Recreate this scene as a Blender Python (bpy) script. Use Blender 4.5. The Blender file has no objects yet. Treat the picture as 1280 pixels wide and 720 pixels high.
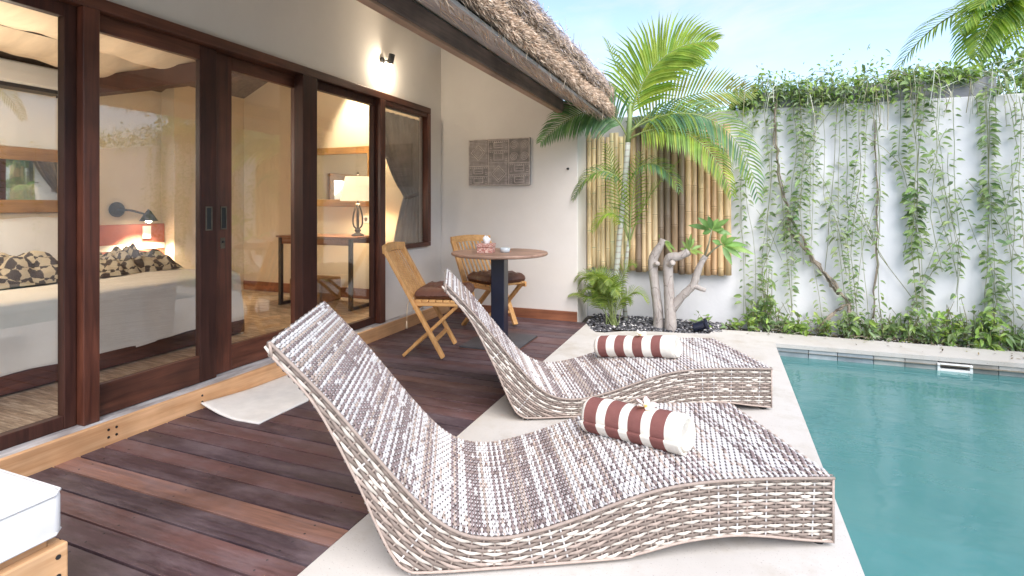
import bpy, bmesh, math, random
import numpy as np
from mathutils import Vector, Matrix, noise as mnoise
random.seed(7)
PI = math.pi
scene = bpy.context.scene
COL = scene.collection
V = Vector

# ------------------------------------------------------------------ camera frame used to take measurements
CA = math.atan(262/667); cc, ss = math.cos(CA), math.sin(CA); FPX = 667.0; HC = 1.11
def ray(x, y):
    r = (x-640)/FPX
    return V((cc*r-ss, ss*r+cc, (257-y)/FPX))
def at(x, y, Y):                      # point on the vertical plane at depth Y
    a = ray(x, y); t = Y/a[1]
    return V((t*a[0], Y, HC+t*a[2]))
def atx(x, y, X):
    a = ray(x, y); t = X/a[0]
    return V((X, t*a[1], HC+t*a[2]))
def xat(x, Y):
    return at(x, 257, Y).x

# ------------------------------------------------------------------ mesh helper
class MB:
    def __init__(s):
        s.v = []; s.f = []; s.m = []; s.c = []; s.cur = 0; s.col = (1, 1, 1)
    def add(s, verts, faces, col=None):
        o = len(s.v); s.v.extend([tuple(p) for p in verts])
        s.f.extend([tuple(i+o for i in f) for f in faces])
        s.m.extend([s.cur]*len(faces)); s.c.extend([col or s.col]*len(verts))
        return s
    def box(s, x0, x1, y0, y1, z0, z1, col=None):
        return s.add([(x0,y0,z0),(x1,y0,z0),(x1,y1,z0),(x0,y1,z0),(x0,y0,z1),(x1,y0,z1),(x1,y1,z1),(x0,y1,z1)],
                     [(0,3,2,1),(4,5,6,7),(0,1,5,4),(1,2,6,5),(2,3,7,6),(3,0,4,7)], col)
    def bar(s, a, b, w, h, up=(0,0,1), col=None):     # rectangular bar from a to b
        a, b = V(a), V(b); d = (b-a).normalized(); u = V(up)
        sd = d.cross(u)
        if sd.length < 1e-4: sd = d.cross(V((1,0,0)))
        sd.normalize(); u = sd.cross(d).normalized()
        vs = []
        for p in (a, b):
            for i, j in ((-1,-1),(1,-1),(1,1),(-1,1)):
                vs.append(p+sd*(i*w/2)+u*(j*h/2))
        return s.add(vs, [(3,2,1,0),(4,5,6,7),(0,1,5,4),(1,2,6,5),(2,3,7,6),(3,0,4,7)], col)
    def tube(s, pts, rad, n=8, cap=True, col=None, jit=0):
        pts = [V(p) for p in pts]; k = len(pts)
        if not hasattr(rad, '__len__'): rad = [rad]*k
        vs = []; fs = []
        t0 = (pts[1]-pts[0]).normalized()
        ref = V((0,0,1)) if abs(t0.z) < .9 else V((1,0,0))
        u = t0.cross(ref).normalized()
        for i, p in enumerate(pts):
            t = (pts[min(i+1,k-1)]-pts[max(i-1,0)])
            t = t.normalized() if t.length > 1e-9 else t0
            u = (u-t*u.dot(t))
            u = u.normalized() if u.length > 1e-6 else t.orthogonal().normalized()
            w = t.cross(u)
            for j in range(n):
                a = 2*PI*j/n; r = rad[i]*(1+(random.uniform(-jit,jit) if jit else 0))
                vs.append(p+(u*math.cos(a)+w*math.sin(a))*r)
        for i in range(k-1):
            for j in range(n):
                fs.append((i*n+j, i*n+(j+1)%n, (i+1)*n+(j+1)%n, (i+1)*n+j))
        if cap:
            fs.append(tuple(range(n-1,-1,-1))); fs.append(tuple((k-1)*n+j for j in range(n)))
        return s.add(vs, fs, col)
    def lathe(s, prof, c=(0,0,0), n=24, cap=True, col=None, M=None):
        vs = []; fs = []; k = len(prof); c = V(c)
        for r, z in prof:
            for j in range(n):
                a = 2*PI*j/n; p = V((r*math.cos(a), r*math.sin(a), z))
                vs.append((M@p if M else p)+c)
        for i in range(k-1):
            for j in range(n):
                fs.append((i*n+j, i*n+(j+1)%n, (i+1)*n+(j+1)%n, (i+1)*n+j))
        if cap:
            fs.append(tuple(range(n-1,-1,-1))); fs.append(tuple((k-1)*n+j for j in range(n)))
        return s.add(vs, fs, col)
    def prism(s, poly, z0, z1, col=None):
        n = len(poly)
        vs = [(x,y,z0) for x,y in poly]+[(x,y,z1) for x,y in poly]
        fs = [tuple(range(n-1,-1,-1)), tuple(range(n,2*n))]+[(i,(i+1)%n,n+(i+1)%n,n+i) for i in range(n)]
        return s.add(vs, fs, col)
    def leaf(s, b, d, nrm, L, W, col=None, droop=.2, fold=.18):
        d = V(d).normalized(); nrm = V(nrm); sd = d.cross(nrm)
        if sd.length < 1e-4: sd = d.orthogonal()
        sd.normalize(); n = sd.cross(d).normalized()
        b = V(b); dn = V((0,0,-1))
        c1 = b+d*L*.32-n*0; c2 = b+d*L*.68+dn*droop*L*.35; tip = b+d*L+dn*droop*L
        up = n*W*fold
        return s.add([b, c1+sd*W*.46+up, c1, c1-sd*W*.46+up, c2+sd*W*.38+up, c2, c2-sd*W*.38+up, tip],
              [(0,2,1),(0,3,2),(1,2,5,4),(2,3,6,5),(4,5,7),(5,6,7)], col)
    def strip(s, pts, wid, sd, col=None):
        vs = []; fs = []
        for p, w in zip(pts, wid):
            vs += [V(p)-V(sd)*w/2, V(p)+V(sd)*w/2]
        for i in range(len(pts)-1):
            fs.append((2*i, 2*i+1, 2*i+3, 2*i+2))
        return s.add(vs, fs, col)
    def build(s, name, mats, parent=None, smooth=False, bevel=0, seg=2, sub=0, angle=40):
        me = bpy.data.meshes.new(name)
        me.from_pydata([tuple(p) for p in s.v], [], s.f)
        if not isinstance(mats, (list, tuple)): mats = [mats]
        for m in mats: me.materials.append(m)
        if len(mats) > 1: me.polygons.foreach_set('material_index', s.m)
        ca = me.color_attributes.new('Col', 'FLOAT_COLOR', 'POINT')
        arr = np.ones((len(s.v), 4), dtype=np.float32); arr[:, :3] = np.array(s.c, dtype=np.float32)
        ca.data.foreach_set('color', arr.ravel())
        if smooth: me.polygons.foreach_set('use_smooth', [True]*len(me.polygons))
        me.validate(); me.update()
        o = bpy.data.objects.new(name, me); COL.objects.link(o)
        if parent: o.parent = parent
        if bevel:
            b = o.modifiers.new('b', 'BEVEL'); b.width = bevel; b.segments = seg; b.limit_method = 'ANGLE'; b.angle_limit = math.radians(angle)
            b.harden_normals = False
        if sub:
            m = o.modifiers.new('s', 'SUBSURF'); m.levels = sub; m.render_levels = sub
        return o

def tag(o, label=None, cat=None, group=None, kind=None):
    if label: o['label'] = label
    if cat: o['category'] = cat
    if group: o['group'] = group
    if kind: o['kind'] = kind
    return o
def empty(name, loc=(0,0,0), rz=0, label=None, cat=None, group=None):
    o = bpy.data.objects.new(name, None); COL.objects.link(o)
    o.location = loc; o.rotation_euler = (0,0,rz); o.empty_display_size = .1
    return tag(o, label, cat, group)
def copy_tree(o, parent=None):
    c = o.copy(); COL.objects.link(c)
    if parent: c.parent = parent
    for ch in list(o.children): copy_tree(ch, c)
    return c
def struct(o): o['kind'] = 'structure'; return o

# ------------------------------------------------------------------ materials
class N:
    def __init__(s, name, world=None):
        if world: s.m = world
        else: s.m = bpy.data.materials.new(name)
        s.m.use_nodes = True; s.t = s.m.node_tree; s.t.nodes.clear()
    def n(s, typ, **kw):
        nd = s.t.nodes.new(typ)
        for k, v in kw.items():
            if k in nd.inputs.keys() if isinstance(k, str) else False: nd.inputs[k].default_value = v
            else: setattr(nd, k, v)
        return nd
    def set(s, nd, **kw):
        for k, v in kw.items(): nd.inputs[k.replace('_', ' ')].default_value = v
        return nd
    def l(s, a, b): s.t.links.new(a, b)
    def coord(s, scale=(1,1,1), kind='Object', rot=(0,0,0)):
        tc = s.t.nodes.new('ShaderNodeTexCoord'); mp = s.t.nodes.new('ShaderNodeMapping')
        mp.inputs['Scale'].default_value = scale; mp.inputs['Rotation'].default_value = rot
        s.l(tc.outputs[kind], mp.inputs['Vector']); return mp.outputs['Vector']
    def noise(s, vec, scale, detail=4, rough=.55, dist=0):
        nd = s.t.nodes.new('ShaderNodeTexNoise'); s.l(vec, nd.inputs['Vector'])
        nd.inputs['Scale'].default_value = scale; nd.inputs['Detail'].default_value = detail
        nd.inputs['Roughness'].default_value = rough; nd.inputs['Distortion'].default_value = dist
        return nd.outputs['Fac']
    def mr(s, fac, a, b, lo, hi):
        nd = s.t.nodes.new('ShaderNodeMapRange'); s.l(fac, nd.inputs['Value'])
        for i, v in zip(('From Min','From Max','To Min','To Max'), (a,b,lo,hi)): nd.inputs[i].default_value = v
        return nd.outputs['Result']
    def ramp(s, fac, stops):
        nd = s.t.nodes.new('ShaderNodeValToRGB'); s.l(fac, nd.inputs['Fac'])
        e = nd.color_ramp.elements
        while len(e) < len(stops): e.new(.5)
        for i, (p, c) in enumerate(stops):
            e[i].position = p; e[i].color = (*c, 1) if len(c) == 3 else c
        return nd.outputs['Color']
    def mix(s, fac, a, b, mode='MIX'):
        nd = s.t.nodes.new('ShaderNodeMix'); nd.data_type = 'RGBA'; nd.blend_type = mode
        for sock, v in ((nd.inputs['Factor'], fac), (nd.inputs[6], a), (nd.inputs[7], b)):
            if hasattr(v, 'is_linked'): s.l(v, sock)
            elif isinstance(v, (int, float)): sock.default_value = v
            else: sock.default_value = (*v, 1)
        return nd.outputs[2]
    def attr(s, name='Col'):
        nd = s.t.nodes.new('ShaderNodeAttribute'); nd.attribute_name = name; return nd.outputs['Color']
    def math(s, op, a, b=0):
        nd = s.t.nodes.new('ShaderNodeMath'); nd.operation = op
        for i, v in ((0,a),(1,b)):
            if hasattr(v, 'is_linked'): s.l(v, nd.inputs[i])
            else: nd.inputs[i].default_value = v
        return nd.outputs[0]
    def bump(s, h, strength=.3, dist=.01):
        nd = s.t.nodes.new('ShaderNodeBump'); s.l(h, nd.inputs['Height'])
        nd.inputs['Strength'].default_value = strength; nd.inputs['Distance'].default_value = dist
        return nd.outputs['Normal']
    def pbsdf(s, col, rough=.5, normal=None, spec=.5, metal=0, out=True, **kw):
        p = s.t.nodes.new('ShaderNodeBsdfPrincipled')
        for sock, v in ((p.inputs['Base Color'], col), (p.inputs['Roughness'], rough)):
            if hasattr(v, 'is_linked'): s.l(v, sock)
            elif isinstance(v, (int, float)): sock.default_value = v
            else: sock.default_value = (*v, 1)
        p.inputs['Specular IOR Level'].default_value = spec; p.inputs['Metallic'].default_value = metal
        if normal: s.l(normal, p.inputs['Normal'])
        for k, v in kw.items(): p.inputs[k.replace('_', ' ')].default_value = v
        if out: s.out(p.outputs[0])
        return p.outputs[0]
    def out(s, sh):
        o = s.t.nodes.new('ShaderNodeOutputMaterial'); s.l(sh, o.inputs['Surface']); return s.m

def plain(name, col, rough=.5, var=.12, scale=6, stretch=(1,1,1), bump=0, bscale=60, spec=.5, attr=False, metal=0, detail=5):
    b = N(name); v = b.coord(stretch)
    f = b.noise(v, scale, detail)
    k = b.mr(f, .3, .7, 1-var, 1+var)
    base = b.attr() if attr else tuple(col)
    c = b.mix(1.0, base, k, 'MULTIPLY')
    nm = b.bump(b.noise(v, bscale, 4), bump, .004) if bump else None
    b.pbsdf(c, rough, nm, spec, metal)
    return b.m

def wood(name, c0, c1, rough=.45, axis=0, scale=1.0, attr=False, spec=.5, bump=.15, blotch=.25):
    b = N(name); st = [14,14,14]; st[axis] = .9
    v = b.coord(tuple(x*scale for x in st)); v2 = b.coord((1,1,1))
    g = b.noise(v, 2.2, 6, .65, .6)
    c = b.mix(b.mr(g, .32, .68, 0, 1), c0, c1)
    bl = b.mr(b.noise(v2, 2.6, 3), .35, .7, 1-blotch, 1+blotch)
    c = b.mix(1.0, c, bl, 'MULTIPLY')
    if attr: c = b.mix(1.0, c, b.attr(), 'MULTIPLY')
    b.pbsdf(c, b.mr(g, .3, .7, rough-.08, rough+.12), b.bump(g, bump, .003), spec)
    return b.m

M = {}
M['plaster'] = (lambda: (lambda b: (lambda v: b.pbsdf(b.mix(b.mr(b.noise(v, 1.3, 6, .6), .35, .75, 0, 1), (.74,.70,.655), (.66,.62,.575)), .85, b.bump(b.noise(v, 40, 5), .12, .004), .2))(b.coord()) and b.m)(N('terrace_plaster')))()
def _gw():
    b = N('garden_wall_plaster'); v = b.coord(); st = b.coord((3.5,3.5,.45))
    a = b.mix(b.mr(b.noise(v, 1.7, 6, .6), .35, .75, 0, 1), (.72,.715,.725), (.62,.615,.625))
    stain = b.mr(b.noise(st, 1.6, 6, .65), .52, .78, 0, .30)
    a = b.mix(stain, a, (.40,.41,.39))
    b.pbsdf(a, .9, b.bump(b.noise(v, 30, 5), .2, .006), .15); return b.m
M['gwall'] = _gw()
M['inwall'] = plain('room_plaster', (.70,.61,.47), .9, .05, 2)
M['ceil'] = plain('room_ceiling', (.70,.64,.54), .9, .05, 2)
def _conc():
    b = N('pale_concrete'); v = b.coord()
    a = b.mix(b.mr(b.noise(v, 1.1, 6, .62), .35, .72, 0, 1), (.58,.555,.525), (.47,.44,.40))
    a = b.mix(b.mr(b.noise(v, 3.3, 5, .7), .50, .74, 0, .85), a, (.43,.385,.32))
    a = b.mix(b.mr(b.noise(v, 160, 2, .5), .66, .72, 0, .7), a, (.22,.19,.17))
    b.pbsdf(a, .8, b.bump(b.noise(v, 90, 5), .22, .003), .25); return b.m
M['conc'] = _conc()
def _deck():
    b = N('weathered_deck'); v = b.coord((1.1,26,26)); w = b.coord((1,1,1)); w2 = b.coord((2.2,7,7))
    g = b.noise(v, 2.0, 7, .68, .5)
    k = b.mr(g, .3, .72, .55, 1.4)
    c = b.mix(1.0, b.attr(), k, 'MULTIPLY')
    grey = b.mr(b.noise(w2, 1.4, 6, .7), .45, .72, 0, .6)
    c = b.mix(grey, c, (.215,.165,.185))
    c = b.mix(b.mr(b.noise(w, 2.3, 4, .6), .5, .72, 0, .55), c, (.035,.018,.018))
    sc = b.noise(b.coord((22,5,5), rot=(0,0,.5)), 1.8, 5, .8)
    c = b.mix(b.mr(sc, .70, .78, 0, .4), c, (.42,.35,.33))
    b.pbsdf(c, b.mr(g, .3, .7, .38, .62), b.bump(g, .35, .003), .45); return b.m
M['deck'] = _deck()
M['redwood'] = wood('dark_red_timber', (.062,.019,.012), (.155,.050,.027), .42, 2, 1, blotch=.35)
M['redwood_h'] = wood('dark_red_timber_rail', (.055,.017,.010), (.15,.052,.028), .42, 1, 1, blotch=.45)
M['blackwood'] = wood('near_black_timber', (.034,.013,.010), (.075,.028,.019), .5, 2, spec=.3)
M['honey'] = wood('honey_step_board', (.56,.29,.13), (.76,.46,.25), .5, 1, 1, blotch=.22)
M['skirt'] = wood('red_skirting', (.16,.055,.03), (.28,.11,.055), .45, 0)
M['skirt_y'] = wood('red_skirting_side', (.16,.055,.03), (.28,.11,.055), .45, 1)
M['beam'] = wood('aged_eave_beam', (.135,.098,.085), (.27,.195,.165), .65, 1, blotch=.3)
M['beamlight'] = wood('pale_beam_underside', (.36,.22,.15), (.48,.31,.21), .6, 1)
M['soffit'] = plain('grey_soffit_sheet', (.50,.445,.425), .8, .16, 5, (1,1,1), .2, 50)
M['teak'] = wood('golden_teak', (.50,.24,.075), (.72,.41,.16), .45, 2, 1.2, blotch=.15)
M['teak_seat'] = wood('golden_teak_seat', (.50,.24,.075), (.72,.41,.16), .45, 0, 1.2, blotch=.15)
M['tabletop'] = wood('worn_tabletop', (.26,.145,.10), (.47,.31,.23), .5, 0, .8, blotch=.35)
M['navy'] = plain('navy_steel', (.006,.009,.026), .35, .25, 4, spec=.6)
M['plate'] = plain('slate_plate', (.060,.060,.068), .5, .3, 8)
M['plate_edge'] = wood('plate_wood_edge', (.10,.04,.03), (.18,.08,.05), .5, 0)
M['cushion_brown'] = plain('brown_satin', (.125,.052,.034), .42, .25, 14, bump=.12, bscale=240)
M['cord'] = plain('ivory_cord', (.55,.42,.28), .8)
M['white_fabric'] = plain('white_canvas', (.80,.80,.80), .85, .04, 5, bump=.15, bscale=280, spec=.2)
def _canvas():
    b = N('rumpled_canvas'); v = b.coord()
    b.pbsdf(b.mix(b.mr(b.noise(v, 3, 4), .3, .7, 0, 1), (.79,.79,.785), (.73,.73,.73)), .88, b.bump(b.noise(b.coord((1,2.2,2)), 2.2, 4, .55, .4), .22, .02), .15); return b.m
M['canvas'] = _canvas()
M['mat'] = plain('off_white_mat', (.74,.725,.70), .95, .08, 12, bump=.5, bscale=300, spec=.1)
M['daywood'] = wood('daybed_timber', (.58,.32,.15), (.78,.50,.28), .5, 1)
M['dark_metal'] = plain('black_metal', (.014,.014,.015), .4, .2, 8)
M['grey_metal'] = plain('brushed_metal', (.30,.28,.25), .38, .15, 20, metal=.9)
M['bronze'] = plain('aged_bronze', (.16,.13,.10), .45, .2, 20, metal=.8)
M['rubber'] = plain('black_rubber', (.012,.012,.014), .7)
M['white_plastic'] = plain('white_plastic', (.80,.80,.78), .35, .03)
M['stone_sill'] = (lambda b: (b.pbsdf(b.mix(b.mr(b.noise(b.coord((6,1.5,6)), 3, 6, .7), .38, .66, 0, 1), (.60,.59,.60), (.25,.22,.22)), .7), b.m)[1])(N('worn_painted_sill'))
M['attr_matte'] = plain('tinted_matte', None, .75, .16, 20, attr=True, spec=.25)
M['attr_gloss'] = plain('tinted_gloss', None, .45, .12, 12, attr=True, spec=.45)
def _wick():
    b = N('wicker_strand'); v = b.coord()
    k = b.mr(b.noise(v, 70, 3), .3, .7, .88, 1.1)
    c = b.mix(1.0, b.attr(), k, 'MULTIPLY')
    b.pbsdf(c, .55, None, .15); return b.m
M['wicker'] = _wick()
M['wicker_core'] = plain('wicker_inner_core', (.17,.13,.115), .8, .1, 20)  # dark brown solid body under the woven strands
def _bamboo():
    b = N('bamboo_cane'); v = b.coord((16,16,1.2)); w = b.coord((6,6,1.5))
    c = b.mix(1.0, b.attr(), b.mr(b.noise(v, 3, 5), .3, .7, .75, 1.2), 'MULTIPLY')
    c = b.mix(b.mr(b.noise(w, 1.6, 5, .7), .53, .72, 0, .55), c, (.10,.065,.04))
    b.pbsdf(c, .42, b.bump(b.noise(v, 6, 3), .12, .002), .5); return b.m
M['bamboo'] = _bamboo()
def leafmat(name, trans=.35, rough=.42, sat=1.0):
    b = N(name); v = b.coord()
    c = b.mix(1.0, b.attr(), b.mr(b.noise(v, 9, 3), .3, .7, .72, 1.28), 'MULTIPLY')
    p = b.pbsdf(c, rough, None, .4, out=False)
    tr = b.t.nodes.new('ShaderNodeBsdfTranslucent')
    c2 = b.mix(1.0, c, (1.25,1.35,.55), 'MULTIPLY'); b.l(c2, tr.inputs['Color'])
    mx = b.t.nodes.new('ShaderNodeMixShader'); mx.inputs[0].default_value = trans
    b.l(p, mx.inputs[1]); b.l(tr.outputs[0], mx.inputs[2]); return b.out(mx.outputs[0])
M['leaf'] = leafmat('vine_leaf'); M['palm'] = leafmat('palm_leaf', .45, .32); M['bigleaf'] = leafmat('frangipani_leaf', .3, .35)
M['stem'] = plain('plant_stem', None, .7, .2, 20, attr=True)
def _bark(name, c0, c1, sc=1):
    b = N(name); v = b.coord((sc,sc,sc))
    c = b.mix(b.mr(b.noise(v, 7, 6, .65), .35, .7, 0, 1), c0, c1)
    vo = b.t.nodes.new('ShaderNodeTexVoronoi'); vo.feature = 'DISTANCE_TO_EDGE'; vo.inputs['Scale'].default_value = 9
    b.l(b.coord((1.6,1.6,.45)), vo.inputs['Vector'])
    c = b.mix(b.mr(vo.outputs['Distance'], 0, .025, .55, 0), c, (.06,.045,.04))
    b.pbsdf(c, .85, b.bump(b.noise(v, 22, 5, .7), .5, .006), .2); return b.m
M['bark'] = _bark('grey_frangipani_bark', (.47,.43,.40), (.31,.27,.245))
def _trunk():
    b = N('ringed_palm_trunk'); v = b.coord((4,4,1))
    wv = b.t.nodes.new('ShaderNodeTexWave'); wv.bands_direction = 'Z'; wv.inputs['Scale'].default_value = 5.5; wv.inputs['Distortion'].default_value = .8
    b.l(b.coord(), wv.inputs['Vector'])
    c = b.mix(b.mr(wv.outputs['Fac'], .0, .25, 1, 0), (.42,.44,.38), (.25,.21,.16))
    c = b.mix(b.mr(b.noise(v, 4, 4), .45, .7, 0, .6), c, (.50,.52,.47))
    b.pbsdf(c, .7, None, .3); return b.m
M['ptrunk'] = _trunk()
M['wbark'] = _bark('woody_vine_bark', (.33,.28,.22), (.20,.16,.12), 2)
def _thatch():
    b = N('thatch_straw'); v = b.coord()
    c = b.mix(1.0, b.attr(), b.mr(b.noise(v, 6, 4), .3, .7, .75, 1.25), 'MULTIPLY')
    b.pbsdf(c, .8, None, .2); return b.m
M['thatch'] = _thatch()
M['thatch_core'] = plain('thatch_core', (.13,.095,.07), .95, .4, 30, bump=.8, bscale=70)
def _glass():
    b = N('window_glass')
    fr = b.t.nodes.new('ShaderNodeFresnel'); 
    ge = b.t.nodes.new('ShaderNodeNewGeometry'); b.l(b.mr(ge.outputs['Backfacing'], 0, 1, 1.8, 1/1.8), fr.inputs['IOR'])
    tr = b.t.nodes.new('ShaderNodeBsdfTransparent'); tr.inputs['Color'].default_value = (.97,.975,.97,1)
    gl = b.t.nodes.new('ShaderNodeBsdfGlossy'); gl.inputs['Roughness'].default_value = .004
    mx = b.t.nodes.new('ShaderNodeMixShader'); b.l(fr.outputs[0], mx.inputs[0]); b.l(tr.outputs[0], mx.inputs[1]); b.l(gl.outputs[0], mx.inputs[2])
    return b.out(mx.outputs[0])
M['glass'] = _glass()
M['mirror'] = (lambda b: (b.pbsdf((.86,.86,.84), .02, None, .5, 1.0), b.m)[1])(N('mirror_silver'))
def _water():
    b = N('pool_water'); v = b.coord()
    h = b.noise(b.coord((1,1.8,1)), 3.2, 3, .55, .4)
    nm = b.bump(h, .16, .05)
    lw = b.t.nodes.new('ShaderNodeFresnel'); lw.inputs['IOR'].default_value = 1.33; b.l(nm, lw.inputs['Normal'])
    tr = b.t.nodes.new('ShaderNodeBsdfTransparent'); tr.inputs['Color'].default_value = (.45,.80,.83,1)
    df = b.t.nodes.new('ShaderNodeBsdfDiffuse')
    c = b.mix(b.mr(b.noise(v, 1.1, 5, .6, .5), .35, .7, 0, 1), (.14,.37,.365), (.185,.43,.41)); b.l(c, df.inputs['Color'])
    gl = b.t.nodes.new('ShaderNodeBsdfGlossy'); gl.inputs['Roughness'].default_value = .05; b.l(nm, gl.inputs['Normal'])
    m1 = b.t.nodes.new('ShaderNodeMixShader'); m1.inputs[0].default_value = .5; b.l(tr.outputs[0], m1.inputs[1]); b.l(df.outputs[0], m1.inputs[2])
    m2 = b.t.nodes.new('ShaderNodeMixShader'); b.l(lw.outputs[0], m2.inputs[0]); b.l(m1.outputs[0], m2.inputs[1]); b.l(gl.outputs[0], m2.inputs[2])
    return b.out(m2.outputs[0])
M['water'] = _water()
M['basin'] = plain('teal_pool_plaster', (.10,.34,.37), .7, .18, 1.5)
M['pooltile'] = plain('pool_edge_stone', None, .55, .3, 6, attr=True)
def _rfloor():
    b = N('streaky_floor'); v = b.coord((2.2,22,1)); w = b.coord((1,1,1))
    g = b.noise(v, 3.0, 6, .7, .3)
    c = b.ramp(g, [(.36,(.15,.10,.068)),(.5,(.36,.27,.19)),(.62,(.58,.48,.37))])
    c = b.mix(b.mr(b.noise(w, 2, 4), .4, .7, 0, .35), c, (.26,.18,.12))
    b.pbsdf(c, .5, None, .4); return b.m
M['rfloor'] = _rfloor()
M['linen'] = plain('cream_linen', (.74,.70,.64), .9, .06, 4, bump=.25, bscale=18)
M['canopy'] = plain('canopy_muslin', (.74,.60,.44), .9, .10, 3, (1,5,1), .15, 12)
M['redpanel'] = plain('red_headboard', (.44,.13,.085), .6, .15, 8)
M['goldwood'] = wood('golden_frame', (.30,.15,.05), (.50,.28,.10), .4, 1)
M['goldwood_x'] = wood('golden_mirror_frame', (.30,.15,.05), (.50,.28,.10), .4, 0)
M['consolewood'] = wood('console_top', (.16,.065,.03), (.30,.14,.07), .3, 0)
def _curt():
    b = N('taupe_voile'); v = b.coord()
    c = b.mix(b.mr(b.noise(v, 9, 3), .3, .7, 0, 1), (.30,.285,.28), (.22,.205,.20))
    p = b.pbsdf(c, .9, None, .2, out=False)
    tl = b.t.nodes.new('ShaderNodeBsdfTranslucent'); b.l(c, tl.inputs['Color'])
    mx = b.t.nodes.new('ShaderNodeMixShader'); mx.inputs[0].default_value = .3
    b.l(p, mx.inputs[1]); b.l(tl.outputs[0], mx.inputs[2]); return b.out(mx.outputs[0])
M['curtain'] = _curt()
def shade(name, col, em):
    b = N(name); p = b.t.nodes.new('ShaderNodeBsdfPrincipled')
    p.inputs['Base Color'].default_value = (*col,1); p.inputs['Roughness'].default_value = .9
    p.inputs['Emission Color'].default_value = (*col,1); p.inputs['Emission Strength'].default_value = em
    return b.out(p.outputs[0])
M['shade'] = shade('lit_lamp_shade', (.85,.66,.42), .30)
M['bulb'] = shade('lit_bulb', (1,.82,.55), 14)
M['basket'] = plain('wicker_basket', (.22,.12,.055), .7, .4, 40, (1,1,6), .5, 90)
def _throw():
    b = N('check_throw'); v = b.coord((19,15,15))
    ck = b.t.nodes.new('ShaderNodeTexChecker'); ck.inputs['Scale'].default_value = 1.0
    ck.inputs['Color1'].default_value = (.47,.40,.29,1); ck.inputs['Color2'].default_value = (.07,.055,.05,1)
    dn = b.t.nodes.new('ShaderNodeTexNoise'); dn.inputs['Scale'].default_value = 1.0; b.l(v, dn.inputs['Vector'])
    mx = b.t.nodes.new('ShaderNodeVectorMath'); mx.operation = 'ADD'; b.l(v, mx.inputs[0]); b.l(dn.outputs['Color'], mx.inputs[1])
    b.l(mx.outputs[0], ck.inputs['Vector'])
    b.pbsdf(ck.outputs['Color'], .85, None, .2); return b.m
M['throw'] = _throw()
M['carve'] = plain('carved_wood_panel', (.25,.22,.205), .8, .4, 14, bump=.5, bscale=120)
M['carve_hi'] = plain('carved_wood_raised', (.52,.45,.41), .8, .3, 20, bump=.5, bscale=120)  # paler tone for the raised carving
M['towel'] = plain('terry_towel', None, .95, .06, 40, bump=.9, bscale=260, attr=True, spec=.05)
M['petal'] = leafmat('frangipani_petal', .25, .6)
M['soil'] = plain('dark_soil', (.075,.060,.048), .95, .4, 12, bump=.8, bscale=40)
M['ground'] = plain('bare_ground', (.20,.17,.12), .95, .3, .8, bump=.3, bscale=8)
M['greyplank'] = wood('weathered_grey_plank', (.20,.20,.22), (.34,.34,.36), .8, 0)
M['clear'] = (lambda b: (b.pbsdf((.80,.88,.92), .12, None, .5, 0, True, Transmission_Weight=.35, IOR=1.45), b.m)[1])(N('clear_dish_glass'))
M['tissuebox'] = (lambda b: (b.pbsdf(b.mix(b.mr(b.noise(b.coord(), 90, 3), .45, .58, 0, 1), (.42,.16,.13), (.68,.50,.42)), .7), b.m)[1])(N('patterned_box'))

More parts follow.
